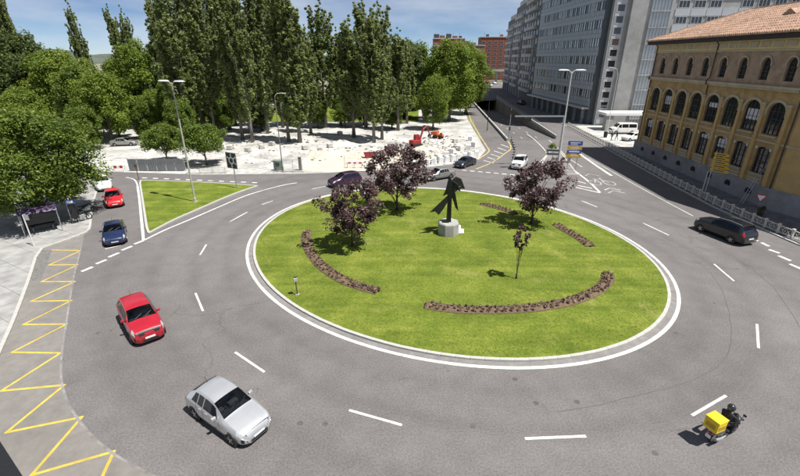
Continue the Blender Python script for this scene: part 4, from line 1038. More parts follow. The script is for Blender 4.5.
for x, y, k, s, lb in [(16.0, 142, 'lime', 1.5, 'tall bright green tree beside the underpass ramp'), (9.5, 124, 'lime2', .88, 'lower bright green tree in front of the tall one beside the ramp'), (24.0, 160, 'lime2', 1.4, 'bright green tree leaning over the side lane further up the street'), (29.0, 182, 'lime', 1.0, 'bright green tree overhanging the parapet of the underpass ramp'), (33.0, 212, 'lime2', 1.1, 'furthest bright green tree before the tunnel mouth'), (1.5, 150, 'dark', 1.45, 'dark green tree between the poplars and the bright trees'), (-6, 158, 'mid', 1.5, 'mid green broad tree behind the right-hand poplars'), (4, 172, 'mid', 1.6, 'big green tree under the brick chimneys')]:
    plant_tree(ROUND[k], 'avenue_tree', lb, (x, y), y, (s * .9, s * .9, s))

for i, (px, py, k, sc_) in enumerate([(186, 146, 'mid', .62), (222, 133, 'mid', .7), (262, 131, 'dark', .72), (318, 128, 'mid', .62), (345, 127, 'mid', .66), (392, 129, 'mid', .62), (236, 126, 'dark', .85), (290, 125, 'mid', .8), (205, 124, 'mid', .85), (160, 133, 'lime', .62), (364, 125, 'dark', .7)]):
    plant_tree(ROUND[k], 'understorey_tree', 'lower leafy tree filling the gap between two poplars', at(px, py), i * 1.3, (sc_, sc_, sc_ * 1.1), 'low trees between the poplars')
for i, (px, py, k, sc_, lb) in enumerate([(92, 150, 'mid', .62, 'small leafy tree behind the white hatchback'), (120, 138, 'lime', .7, 'leafy tree behind the parked grey car'), (148, 139, 'mid', .6, 'leafy tree half hidden by the flat-crowned street tree')]):
    plant_tree(ROUND[k], 'street_tree', lb, at(px, py), i, (sc_, sc_, sc_))
# purple plums on the island
PLUM = [tree_kind(60 + i, 'umbrella', 7.0, 3.3, 2.2, 66, 105, 0.155, M['leaf_plum'], M['bark_dark'], 0.13, 14, rc=.24, lean=l) for i, l in enumerate((0.0, 0.05, -0.03))]
for (px, py), k, s, lb in [((397, 211), 0, (1.25, 1.25, 1.17), 'largest purple-leaved plum tree, behind the other one left of the sculpture'), ((352, 247), 1, (.98, .98, .98), 'purple-leaved plum tree with low branches beside the curved flower bed'), ((531, 224), 1, (1.08, 1.08, 1.05), 'purple-leaved plum tree standing alone with a round shadow on the lawn')]:
    p = at(px, py, .35); plant_tree(PLUM[k], 'plum_tree', lb, p, 0.0, s, z=island_z(p.x, p.y) - .03)
sap = tree_kind(70, 'round', 5.1, 0.75, 3.0, 26, 26, 0.13, M['leaf_plum'], M['bark_dark'], 0.06, 10, rc=.3)
p = at(516, 279, .4); plant_tree(sap, 'plum_sapling', 'thin young plum sapling with a sparse small crown', p, 0, (1, 1, 1), z=island_z(p.x, p.y) - .02)

# flower beds: soil, thin edging and small plants
def flower_bed(label, pts, w, seed):
    o = thing('flower_bed', label, 'flower bed'); L = smooth_line([at(px, py, .4) for px, py in pts], 10)
    mb = MB(); top = []; k = len(L)
    for i in range(k):
        t = (L[min(i + 1, k - 1)] - L[max(i - 1, 0)]).normalized(); n_ = Vector((-t.y, t.x, 0)); ww = w / 2
        for f_, h_ in ((-1, -.05), (-.92, .05), (-.4, .10), (.4, .10), (.92, .05), (1, -.05)):
            q_ = L[i] + n_ * ww * f_; top.append((q_.x, q_.y, island_z(q_.x, q_.y) + h_))
    mb.add(top, [(i * 6 + j, i * 6 + j + 1, (i + 1) * 6 + j + 1, (i + 1) * 6 + j) for i in range(k - 1) for j in range(5)])
    mb.build('soil', M['soil'], o, smooth=True)
    ed = MB()
    for s in (-1, 1):
        e_ = []
        for i in range(k):
            t = (L[min(i + 1, k - 1)] - L[max(i - 1, 0)]).normalized(); q_ = L[i] + Vector((-t.y, t.x, 0)) * s * (w / 2 + .02); e_.append((q_.x, q_.y, island_z(q_.x, q_.y) + .03))
        ed.tube(e_, 0.03, 5)
    ed.build('edging', M['soil'], o)
    rnd = random.Random(seed); cs = []
    total = sum((L[i + 1] - L[i]).length for i in range(k - 1)); cnt = int(total / 0.5)
    for i in range(cnt):
        f = (i + .5) / cnt * (k - 1); a = L[int(f)].lerp(L[min(int(f) + 1, k - 1)], f % 1)
        t = (L[min(int(f) + 1, k - 1)] - L[int(f)]).normalized(); n_ = Vector((-t.y, t.x, 0))
        for r_ in range(3):
            if rnd.random() < .14: continue
            q_ = a + n_ * ((r_ - 1) * w * .29 + rnd.uniform(-.05, .05)) + t * (.2 * (r_ % 2)); cs.append((q_.x, q_.y, island_z(q_.x, q_.y) + .2))
    me = leaf_mesh('bedding_plants', cs, [rnd.uniform(.12, .25) for _ in cs], 16, .10, M['bed_leaf'], seed)
    inst('bedding_plants', me, o)['kind'] = 'stuff'
M['bed_leaf'] = leaf_mat('bedding_leaf', (0.04, 0.022, 0.016), (0.26, 0.18, 0.12), .15)
flower_bed('curved brown flower bed beside the low plum tree', [(307, 231), (306, 240), (312, 254), (325, 268), (343, 279.5), (360, 286), (378, 291)], 1.05, 1)
flower_bed('longest flower bed, curving along the lawn below the sapling', [(425, 304.5), (455, 308.5), (490, 309.5), (525, 308), (555, 304), (580, 297.5), (598, 289), (607, 280), (608, 273)], 1.05, 2)
flower_bed('short flower bed running out from under the lone plum tree', [(556, 224), (568, 231), (580, 238), (591, 246)], 1.15, 3)
flower_bed('narrow flower bed behind the sculpture near the far kerb', [(481, 203.5), (492, 206), (504, 209.5), (516, 214)], 1.1, 4)

# strip of lawn and hedge behind the plaza
sheet('lawn_strip', [(-110, 137), (6, 140), (8, 190), (-120, 180)], 0.11, M['grass'])
hed = MB(); hc = []
rng = np.random.default_rng(11)
for i in range(260): hc.append((-215 + 250 * rng.random(), 214 + rng.normal() * 1.5, rng.uniform(.3, 3.4)))
hm = leaf_mesh('hedge', hc, [1.6] * len(hc), 60, .4, M['leaf_dark'], 12)
tag(inst('hedge', hm), 'long dark hedge closing the park behind the trees', 'hedge')

# ------------------------------------------------------------------ vehicles
def mono(xs, ys, x):
    """monotone cubic interpolation"""
    xs = np.asarray(xs, float); ys = np.asarray(ys, float); h = np.diff(xs); dl_ = np.diff(ys) / h
    m_ = np.zeros(len(xs)); m_[0] = dl_[0]; m_[-1] = dl_[-1]
    for i in range(1, len(xs) - 1):
        if dl_[i - 1] * dl_[i] > 0:
            w1 = 2 * h[i] + h[i - 1]; w2 = h[i] + 2 * h[i - 1]; m_[i] = (w1 + w2) / (w1 / dl_[i - 1] + w2 / dl_[i])
    k = min(max(int(np.searchsorted(xs, x)) - 1, 0), len(h) - 1); t = (x - xs[k]) / h[k]
    return (2 * t ** 3 - 3 * t * t + 1) * ys[k] + (t ** 3 - 2 * t * t + t) * h[k] * m_[k] + (-2 * t ** 3 + 3 * t * t) * ys[k + 1] + (t ** 3 - t * t) * h[k] * m_[k + 1]
#       distance from nose, top, half width, roof/width ratio, belt
HATCH = dict(L=4.05, cowl=1.18, rf=1.98, rr=3.32, rw=3.80, wb=(0.80, 3.32), key=[
 (0.00, .56, .52, .85, .46), (.06, .68, .64, .88, .54), (.22, .79, .76, .88, .66), (.55, .89, .83, .86, .77), (.95, .98, .86, .84, .86), (1.18, 1.03, .865, .82, .91),
 (1.55, 1.25, .87, .75, .94), (1.98, 1.46, .87, .69, .96), (2.45, 1.53, .87, .67, .98), (2.9, 1.515, .865, .66, 1.0), (3.32, 1.43, .855, .66, 1.02), (3.6, 1.27, .85, .70, 1.02), (3.80, 1.10, .84, .76, .98), (3.93, .96, .81, .82, .88), (4.01, .78, .75, .86, .68), (4.05, .6, .66, .86, .5)])
SEDAN = dict(L=4.45, cowl=1.25, rf=2.0, rr=3.25, rw=3.75, wb=(0.85, 3.5), key=[
 (0.00, .54, .52, .85, .45), (.06, .66, .66, .88, .53), (.25, .76, .78, .88, .65), (.6, .86, .84, .86, .75), (1.0, .93, .86, .85, .83), (1.25, .98, .87, .83, .88),
 (1.6, 1.18, .87, .75, .90), (2.0, 1.37, .87, .69, .92), (2.5, 1.43, .87, .67, .94), (3.0, 1.40, .87, .67, .95), (3.25, 1.34, .865, .68, .96), (3.75, 1.06, .85, .78, .95), (4.1, 1.02, .84, .84, .9), (4.33, .95, .80, .86, .8), (4.42, .78, .74, .86, .64), (4.45, .6, .66, .86, .5)])
SUVB = dict(L=4.45, cowl=1.2, rf=2.0, rr=3.95, rw=4.22, wb=(0.86, 3.52), key=[
 (0.00, .66, .56, .86, .54), (.06, .84, .70, .88, .66), (.2, .96, .81, .89, .8), (.55, 1.04, .88, .87, .9), (.95, 1.10, .90, .86, .97), (1.2, 1.14, .905, .84, 1.01),
 (1.55, 1.36, .91, .77, 1.04), (2.0, 1.58, .91, .72, 1.06), (2.6, 1.65, .91, .71, 1.08), (3.4, 1.63, .905, .71, 1.1), (3.95, 1.55, .90, .72, 1.12), (4.22, 1.2, .87, .79, 1.06), (4.34, 1.04, .84, .84, .94), (4.41, .84, .78, .87, .74), (4.45, .65, .7, .87, .55)])
MPV = dict(L=4.25, cowl=1.0, rf=1.85, rr=3.78, rw=4.05, wb=(0.82, 3.45), key=[
 (0.00, .60, .54, .86, .5), (.06, .74, .67, .88, .6), (.2, .86, .78, .89, .72), (.5, .97, .85, .87, .84), (.8, 1.05, .875, .86, .92), (1.0, 1.10, .88, .84, .97),
 (1.4, 1.36, .88, .77, 1.0), (1.85, 1.56, .88, .72, 1.02), (2.5, 1.62, .88, .7, 1.04), (3.2, 1.60, .875, .7, 1.05), (3.78, 1.52, .865, .71, 1.06), (4.05, 1.15, .84, .78, 1.02), (4.15, .98, .81, .83, .9), (4.22, .8, .75, .86, .7), (4.25, .6, .66, .86, .5)])
VAN = dict(L=5.4, cowl=.85, rf=1.55, rr=5.1, rw=5.28, wb=(0.95, 4.2), key=[
 (0.00, .75, .62, .88, .6), (.06, .95, .78, .9, .75), (.2, 1.12, .88, .9, .92), (.5, 1.25, .95, .88, 1.1), (.85, 1.36, .97, .86, 1.2),
 (1.2, 1.75, .98, .82, 1.22), (1.55, 2.08, .98, .8, 1.22), (2.2, 2.22, .98, .8, 1.22), (4.0, 2.22, .98, .8, 1.22), (5.1, 2.18, .97, .8, 1.22), (5.28, 1.5, .95, .85, 1.15), (5.36, 1.1, .9, .88, .95), (5.4, .8, .84, .88, .7)])
class Shape:
    def __init__(s, sp): s.k = list(zip(*sp['key'])); s.L = sp['L']; s.zb = .2
    def sec(s, d):
        zt, w, wt, zbelt = [float(mono(s.k[0], s.k[i], d)) for i in (1, 2, 3, 4)]
        zb = s.zb + .06 * max(0, 1 - d / .3) + .08 * max(0, 1 - (s.L - d) / .35)
        z6 = zbelt + (zt - zbelt) * .88; lo = min(zb + .3, zbelt - .05)
        return [(0, zb), (.82 * w, zb), (.96 * w, zb + .08), (w, lo), (w * .995, (lo + zbelt) / 2 + .03), (w * .965, zbelt), (w * wt, z6), (w * wt * .86, zt - .006), (w * wt * .45, zt + .02), (0, zt + .028)]
    def S(s, d, t):
        P = s.sec(d); k = min(int(t), 8); f = t - k
        p0, p1, p2, p3 = P[max(k - 1, 0)], P[k], P[k + 1], P[min(k + 2, 9)]
        if k == 8: p3 = (-p2[0] + 0 - (p1[0] - p2[0]), p1[1])
        o = []
        for i in (0, 1):
            if k in (1, 5): o.append(p1[i] + (p2[i] - p1[i]) * f); continue
            o.append(.5 * (2 * p1[i] + (p2[i] - p0[i]) * f * .8 + (2 * p0[i] - 5 * p1[i] + 4 * p2[i] - p3[i]) * f * f * .8 + (-p0[i] + 3 * p1[i] - 3 * p2[i] + p3[i]) * f ** 3 * .8 + (1 - .8) * 2 * (p2[i] - p1[i]) * f))
        return Vector((s.L / 2 - d, o[0], o[1]))
    def patch(s, d0, d1, t0, t1, nd, nt, sides=(1, -1), off=.008, whole=False, d0b=None, d1b=None):
        """piece of the shell, lifted off it; edges may slant (d0b, d1b at t1)"""
        mb = MB(); d0b = d0 if d0b is None else d0b; d1b = d1 if d1b is None else d1b
        def pt(u, v):
            t = t0 + (t1 - t0) * v; d = (d0 + (d0b - d0) * v) * (1 - u) + (d1 + (d1b - d1) * v) * u
            p = s.S(d, t); e = .01
            du = s.S(min(d + e, s.L), t) - s.S(max(d - e, 0), t); dv = s.S(d, min(t + e, 9)) - s.S(d, max(t - e, 0))
            n_ = du.cross(dv)
            n_ = n_.normalized() if n_.length > 1e-9 else Vector((0, 0, 1))
            c = Vector((s.L / 2 - d, 0, .75))
            if n_.dot(p - c) < 0: n_ = -n_
            return p + n_ * off
        for sd in sides:
            g = [[pt(i / nd, j / nt) for j in range(nt + 1)] for i in range(nd + 1)]
            vs_ = [(p.x, p.y * sd, p.z) for r_ in g for p in r_]
            fs = [(i * (nt + 1) + j, (i + 1) * (nt + 1) + j, (i + 1) * (nt + 1) + j + 1, i * (nt + 1) + j + 1) for i in range(nd) for j in range(nt)]
            mb.add(vs_, fs)
        return mb
wheel_cache = {}
def wheel_meshes(r, w):
    if (r, w) not in wheel_cache:
        ty = MB().lathe([(r * .66, -w / 2 + .01), (r * .9, -w / 2), (r * .985, -w / 2 + .03), (r, -w / 4), (r, w / 4), (r * .985, w / 2 - .03), (r * .9, w / 2), (r * .66, w / 2 - .01)], 24, axis='Y').mesh('wheel', M['rubber'], smooth=False)
        rm = MB().lathe([(r * .64, -w / 2 + .015), (r * .64, w / 2 - .03), (r * .56, w / 2 - .045), (.05, w / 2 - .045)], 20, axis='Y')
        for k in range(5):
            a = 2 * math.pi * k / 5; rm.box((math.cos(a) * r * .34, w / 2 - .02, math.sin(a) * r * .34), (r * .62, .03, r * .17), 0, ry=-a)
        rm.lathe([(r * .16, w / 2 - .04), (r * .15, w / 2 + .005), (.01, w / 2 + .008)], 12, axis='Y')
        rb = rm.mesh('rim', M['rim'])
        wheel_cache[(r, w)] = (ty, rb)
    return wheel_cache[(r, w)]
car_cache = {}
def car(name, label, pos, heading, spec, pmat, cat='car', rails=False, dark_roof=False, scale=1.0, group=None, z=0.0, wr=.315, pitch=0.0, rear_glass=True, van=False):
    o = thing(name, label, cat, (pos[0], pos[1], z), heading, group); o.scale = (scale * V, scale * V, scale * V)
    if pitch: o.rotation_euler = (0, pitch, heading)
    sh = Shape(spec); L = sh.L; nd, nt = 56, 26
    ds = sorted(set(list(np.linspace(0, .25, 7)) + list(np.linspace(.25, L - .3, nd)) + list(np.linspace(L - .3, L, 7))))
    ts = sorted(set([9 * j / nt for j in range(nt + 1)] + [6.13])); nt = len(ts) - 1
    c, rf, rr, rw = spec['cowl'], spec['rf'], spec['rr'], spec['rw']
    ds = sorted(set(ds + [c + .05, rf - .04, rr + .03, rw - .05]))
    mb = MB(); n2 = 2 * nt
    for d in ds:
        half = [sh.S(d, t_) for t_ in ts]
        ring = half + [Vector((p.x, -p.y, p.z)) for p in reversed(half[1:-1])]
        mb.v += [tuple(p) for p in ring]
    k = len(ds)
    for i in range(k - 1):
        dm = (ds[i] + ds[i + 1]) / 2; openw = (c + .05 < dm < rf - .04) or (rear_glass and rr + .03 < dm < rw - .05)
        for j in range(n2):
            jt = j if j < nt else n2 - 1 - j
            if openw and ts[jt] >= 6.129: continue
            mb.f.append((i * n2 + j, i * n2 + (j + 1) % n2, (i + 1) * n2 + (j + 1) % n2, (i + 1) * n2 + j)); mb.m.append(0)
    mb.f += [tuple(range(n2)), tuple((k - 1) * n2 + j for j in range(n2))]; mb.m += [0, 0]
    body = mb.build('body', pmat, o, smooth=True)
    sh.patch(c + .05, rf - .04, 6.13, 9, 8, 6, off=.002).build('windscreen', M['screen'], o, smooth=True)
    if rear_glass: sh.patch(rr + .03, rw - .05, 6.13, 9, 5, 6, off=.002).build('rear_window', M['screen'], o, smooth=True)
    # cabin: lining, dashboard, steering wheel and seats seen through the screens
    zb_ = sh.sec(c)[5][1]; wi = sh.sec(rf)[5][0] - .1; xr, xf = L / 2 - rw + .12, L / 2 - c - .1
    cab_ = MB(); cab_.box(((xr + xf) / 2, 0, .42), (xf - xr, wi * 1.9, .1))
    for s_ in (-1, 1): cab_.box(((xr + xf) / 2, s_ * wi, (zb_ + .45) / 2 + .02), (xf - xr, .04, zb_ - .5))
    cab_.build('cabin_lining', M['cabin'], o)
    dx_ = L / 2 - c - .3
    MB().box((dx_, 0, zb_ - .12), (.42, wi * 1.85, .16)).build('dashboard', M['cabin'], o, bevel=.03)
    MB().tube([(dx_ - .32, .36 + .18 * math.cos(a), zb_ - .06 + .17 * math.sin(a)) for a in np.linspace(0, 6.2832, 13)], .018, 5).build('steering_wheel', M['black'], o)
    for s_ in (-.36, .36):
        MB().box((dx_ - .85, s_, .62), (.5, .46, .18)).box((dx_ - 1.1, s_, .93), (.16, .46, .55), ry=-.15).box((dx_ - 1.15, s_, 1.26), (.1, .26, .17)).build('seat', M['seat'], o, bevel=.04)
    MB().box((dx_ - 1.95, 0, .85), (.18, wi * 1.7, .6), ry=-.2).build('rear_seat', M['seat'], o, bevel=.04)
    MB().box((L / 2 - rf + .12, 0, sh.sec(rf)[9][1] - .13), (.05, .2, .06)).build('rear_mirror', M['black'], o)
    b = (rf + rr) / 2 - .1
    ends = [(c + .34, b - .025, c + .6, b - .025), (b + .025, rr - .38, b + .025, rr - .38), (rr - .335, rr + .06, rr - .335, rr - .08)]
    if van: ends = [(c + .3, 1.9, c + .55, 1.9), (2.0, 3.3, 2.0, 3.3), (3.4, 5.0, 3.4, 5.0)]
    for sd in (1, -1):
        for a0, a1, a0b, a1b in ends:
            sh.patch(a0, a1, 5.1, 5.9, 6, 3, (sd,), .007, d0b=a0b, d1b=a1b).build('side_window', M['glass'], o, smooth=True)
        sh.patch(.1, .42, 4.9, 6.35, 4, 3, (sd,), .008, d0b=.2, d1b=.5).build('headlight', M['lens'], o, smooth=True)
        sh.patch(L - .24, L - .06, 4.3, 6.0, 3, 3, (sd,), .008).build('tail_light', M['taillens'], o, smooth=True)
        # door mirror and door handles
        p = sh.S(c + .45, 5.05)
        MB().box((p.x, sd * (p.y + .09), p.z + .08), (.12, .2, .14), rz=sd * .2).build('mirror', pmat, o, bevel=.03)
        for hd in (b - .28, rr - .6):
            q_ = sh.S(hd, 4.72); MB().box((q_.x, sd * (q_.y + .012), q_.z), (.16, .03, .025)).build('door_handle', pmat, o)
        # door seams: thin dark shut lines
        for hd in (c + .25, b - .01, rr - .3):
            sh.patch(hd, hd + .014, 2.6, 5.05, 1, 6, (sd,), .004).build('door_seam', M['black'], o)
        sh.patch(.75, L - .75, 1.2, 2.6, 8, 2, (sd,), .006).build('sill_trim', M['black'], o, smooth=True)
    sh.patch(.015, .13, 6.3, 9, 2, 4, off=.008).build('grille', M['black'], o)
    sh.patch(.02, .2, 1.2, 3.5, 2, 4, off=.006).build('bumper_trim', M['black'], o)
    sh.patch(L - .15, L - .02, 1.2, 3.0, 2, 4, off=.006).build('bumper_trim', M['black'], o)
    MB().box((L / 2 + .006, 0, sh.sec(0)[5][1] - .03), (.02, .52, .11)).build('number_plate', M['plate'], o)
    MB().box((L / 2 + .003, 0, .36), (.03, .8, .1)).build('air_intake', M['black'], o)
    MB().box((-L / 2 - .006, 0, .62), (.02, .52, .11)).build('number_plate', M['plate'], o)
    hl = sh.S(rr - .05, 9); MB().tube([(hl.x, 0, hl.z - .01), (hl.x - .18, 0, hl.z + .2)], .012, 5).build('antenna', M['black'], o)
    # hood line and wipers
    for s_ in (-.35, .15):
        a = sh.S(c + .1, 9); a2 = sh.S(c + .28, 9)
        MB().tube([(a.x, s_, a.z + .0), (a2.x, s_ + .38, a2.z + .005)], .012, 4).build('wiper', M['black'], o)
    if dark_roof or rails:
        for sd in (1, -1):
            p0, p1, p2 = sh.S(rf + .1, 6.8), sh.S((rf + rr) / 2, 6.8), sh.S(rr - .1, 6.8)
            MB().tube([(p.x, sd * p.y, p.z + .05) for p in (p0, p1, p2)], .022, 6).build('roof_rail', M['steel'] if rails else M['black'], o)
    ty, rb = wheel_meshes(wr, .21)
    for fx in spec['wb']:
        for sd in (1, -1):
            hw = sh.S(fx, 3)[1]
            MB().lathe([(wr + .07, -.22), (wr + .07, .004), (wr + .045, .005), (.02, .005)], 24, axis='Y').build('wheel_arch', M['black'], o, loc=(L / 2 - fx, sd * hw, wr), rot=(0, 0, 0 if sd > 0 else math.pi))
            wh = inst('wheel', ty, o, (L / 2 - fx, sd * (hw - .085), wr), (0, 0, 0 if sd > 0 else math.pi)); inst('rim', rb, wh)
    return o
def head(a, b):
    A, B = at(*a), at(*b); d = B - A; return math.atan2(d.y, d.x)
P_silver = paint('silver_metallic', (0.60, 0.61, 0.625), .6, .3); P_red = paint('cherry_red', (0.36, 0.010, 0.022)); P_red2 = paint('bright_red', (0.55, 0.008, 0.012))
P_blue = paint('navy_blue', (0.012, 0.022, 0.075), .2); P_white = paint('white_car', (0.72, 0.72, 0.71)); P_purple = paint('dark_purple', (0.045, 0.012, 0.045), .3)
P_grey = paint('warm_grey', (0.30, 0.30, 0.28), .5); P_black = paint('black_car', (0.008, 0.010, 0.016)); P_night = paint('night_blue', (0.003, 0.005, 0.010))
car('silver_hatchback', 'silver compact hatchback driving along the bottom of the roundabout', at(230.5, 419), head((199, 407), (245, 440)), HATCH, P_silver)
car('red_crossover', 'cherry red crossover alone in the lane past the yellow zigzag', at(143, 327), head((128, 300), (150, 338)), SUVB, P_red, scale=.96, rails=False)
car('blue_sedan', 'dark blue sedan waiting at the give-way dashes', at(116, 238), head((115.5, 226), (116, 245)), SEDAN, P_blue)
car('red_hatchback', 'bright red hatchback queueing behind the dark blue sedan', at(115, 203.5), head((113, 195), (116.5, 210)), HATCH, P_red2)
car('white_hatchback', 'white hatchback half in tree shade behind the bright red car', at(104, 188), head((101, 183), (107, 194)), HATCH, P_white)
car('purple_minivan', 'dark purple compact van passing the gap in the site fence', at(345, 185), head((361, 182.5), (331, 188)), MPV, P_purple)
car('grey_estate', 'grey estate car partly hidden behind the sculpture', at(439, 178.5), head((459, 175), (423, 181)), SEDAN, P_grey)
car('black_hatchback', 'black hatchback beside the white barrier blocks', at(465, 166), head((478, 161), (452, 170)), SEDAN, P_black, scale=.95)
car('white_crossover', 'white crossover coming out between the bollards and the kerb', at(519, 167), head((526, 159), (515, 171)), SUVB, P_white)
car('dark_estate', 'dark blue-black estate car stopped in the edge of the building shade', at(722, 236), head((744, 244), (702, 228)), SUVB, P_night, scale=1.06, rails=True)
car('white_minibus', 'white minibus parked under the entrance canopy', at(622, 134), R(0) + math.pi, VAN, P_white, cat='van', van=True, wr=.34, z=.137)
car('white_car', 'white car parked at the corner of the brick building', at(631, 141), R(200), HATCH, P_white, z=.137)
rt = 0.78; l_, r_ = TL0 + (TL1 - TL0) * rt, TR0 + (TR1 - TR0) * rt; q_ = l_ + (r_ - l_) * .3
car('dark_car', 'dark car down in the shaded underpass ramp', q_, math.atan2(-(TL1 - TL0).y, -(TL1 - TL0).x), SEDAN, P_night, z=-DEPTH * rt + .02, pitch=-.05)
car('silver_car', 'silver car parked in the shade under the poplars', at(260, 128), R(8), SEDAN, P_silver, z=.1)
for px, py, pm_, lb, hd in [(521, 104.5, P_black, 'black car parked at the kerb before the grey office block', 96), (494, 84, P_white, 'white car far off at the end of the street', 96), (490, 86.5, P_silver, 'silver car far off following the street', 96), (487, 82.5, P_red2, 'small red car furthest up the street', 96), (125, 146, P_grey, 'grey car parked behind the small street trees', 10)]:
    car('distant_car', lb, at(px, py), R(hd), SEDAN, pm_, z=.1 if px < 200 else .0)

# delivery scooter: local +x forward
def scooter(pos, heading):
    o = thing('delivery_scooter', 'black delivery scooter with a big yellow box on the rear rack', 'scooter', (pos[0], pos[1], 0), heading); o.scale = (V, V, V)
    tyre = MB()
    n1, n2 = 24, 8; r0, r1 = .205, .06
    vs_ = [((r0 + r1 * math.cos(b)) * math.cos(a), r1 * .95 * math.sin(b), (r0 + r1 * math.cos(b)) * math.sin(a)) for a in np.linspace(0, 6.2832, n1 + 1)[:-1] for b in np.linspace(0, 6.2832, n2 + 1)[:-1]]
    tyre.add(vs_, [(i * n2 + j, ((i + 1) % n1) * n2 + j, ((i + 1) % n1) * n2 + (j + 1) % n2, i * n2 + (j + 1) % n2) for i in range(n1) for j in range(n2)])
    tm = tyre.mesh('wheel', M['rubber'], smooth=True); rm = MB().lathe([(.16, -.03), (.16, .03), (.04, .045), (.03, .05)], 16, axis='Y').mesh('rim', M['rim'])
    for x in (.68, -.60): inst('rim', rm, inst('wheel', tm, o, (x, 0, .265)))
    G = M['black']
    # leg shield, floorboard, rear body, seat, fork, bars
    mb = MB(); secs = [(.34, .30, .16), (.40, .55, .20), (.46, .80, .21), (.50, 1.0, .14), (.52, 1.08, .08)]
    for i, (x, z, w) in enumerate(secs):
        mb.v += [(x - .05, -w, z), (x + .05, -w * .6, z), (x + .09, 0, z), (x + .05, w * .6, z), (x - .05, w, z), (x - .07, 0, z)]
    for i in range(4):
        for j in range(6): mb.f.append((i * 6 + j, i * 6 + (j + 1) % 6, (i + 1) * 6 + (j + 1) % 6, (i + 1) * 6 + j)); mb.m.append(0)
    mb.f += [tuple(range(6)), tuple(24 + j for j in range(6))]; mb.m += [0, 0]
    mb.build('leg_shield', paint('scooter_black', (.012, .012, .014)), o, smooth=True)
    MB().box((.12, 0, .30), (.55, .36, .1)).build('floorboard', G, o, bevel=.02)
    mb = MB(); secs = [(-.12, .32, .72, .14), (-.35, .34, .76, .19), (-.62, .45, .78, .18), (-.85, .56, .76, .10)]
    for x, za, zc, w in secs: mb.v += [(x, -w * .8, za), (x, w * .8, za), (x, w, (za + zc) / 2), (x, w * .8, zc), (x, -w * .8, zc), (x, -w, (za + zc) / 2)]
    for i in range(3):
        for j in range(6): mb.f.append((i * 6 + j, i * 6 + (j + 1) % 6, (i + 1) * 6 + (j + 1) % 6, (i + 1) * 6 + j)); mb.m.append(0)
    mb.f += [tuple(range(6)), tuple(18 + j for j in range(6))]; mb.m += [0, 0]
    mb.build('rear_body', paint('scooter_grey', (.05, .055, .06)), o, smooth=True)
    MB().box((-.36, 0, .80), (.62, .28, .09)).build('seat', G, o, bevel=.03)
    for s in (-1, 1): MB().tube([(.68, s * .09, .265), (.52, s * .07, .72)], .025, 8).build('fork', M['steel'], o)
    MB().lathe([(.30, -.08), (.31, 0), (.30, .08)], 20, axis='Y', c=(.68, 0, .27)).build('front_mudguard', G, o) if False else MB().tube([(.68 + .3 * math.cos(a), 0, .28 + .3 * math.sin(a)) for a in np.linspace(.5, 2.8, 8)], .07, 6).build('front_mudguard', G, o)
    MB().tube([(.50, 0, 1.02), (.44, 0, 1.12)], .03, 6).tube([(.34, -.34, 1.12), (.44, -.12, 1.13), (.44, .12, 1.13), (.34, .34, 1.12)], .018, 6).build('handlebar', G, o)
    MB().lathe([(.09, 0), (.08, .05), (.02, .07)], 14, axis='X', c=(.54, 0, .95)).build('headlight', M['lens'], o)
    for s in (-1, 1):
        MB().tube([(.42, s * .22, 1.13), (.42, s * .28, 1.28)], .01, 5).box((.42, s * .30, 1.31), (.03, .12, .08)).build('mirror', G, o)
    MB().tube([(-.1, -.17, .30), (-.45, -.2, .32), (-.85, -.22, .42)], [.03, .055, .06], 8).build('exhaust', M['steel'], o)
    MB().tube([(-.05, .1, .4), (-.08, .2, .06), (-.02, .28, .02)], .015, 6).build('side_stand', M['steel'], o)
    MB().box((-.82, 0, .84), (.5, .34, .04)).build('rear_rack', M['steel'], o)
    MB().box((-.98, 0, .66), (.04, .22, .08)).build('tail_light', M['taillens'], o); MB().box((-1.02, 0, .50), (.02, .2, .16)).build('number_plate', M['plate'], o)
    bx = MB().box((-.84, 0, 1.13), (.56, .56, .52)).build('delivery_box', mat('box_yellow', (0.72, 0.50, 0.015), .55, .08, 4), o, bevel=.035)
    MB().box((-.84, 0, 1.41), (.58, .58, .05)).build('lid', bpy.data.materials['box_yellow'], bx, bevel=.02)
    for s in (-1, 1): MB().box((-.84, s * .284, 1.12), (.40, .012, .2)).build('reflective_strip', mat('worn_yellow', (.42, .27, .02), .6, .3, 8), bx)
    MB().box((-1.126, 0, 1.12), (.012, .36, .2)).build('reflective_strip', bpy.data.materials['worn_yellow'], bx)
    return o

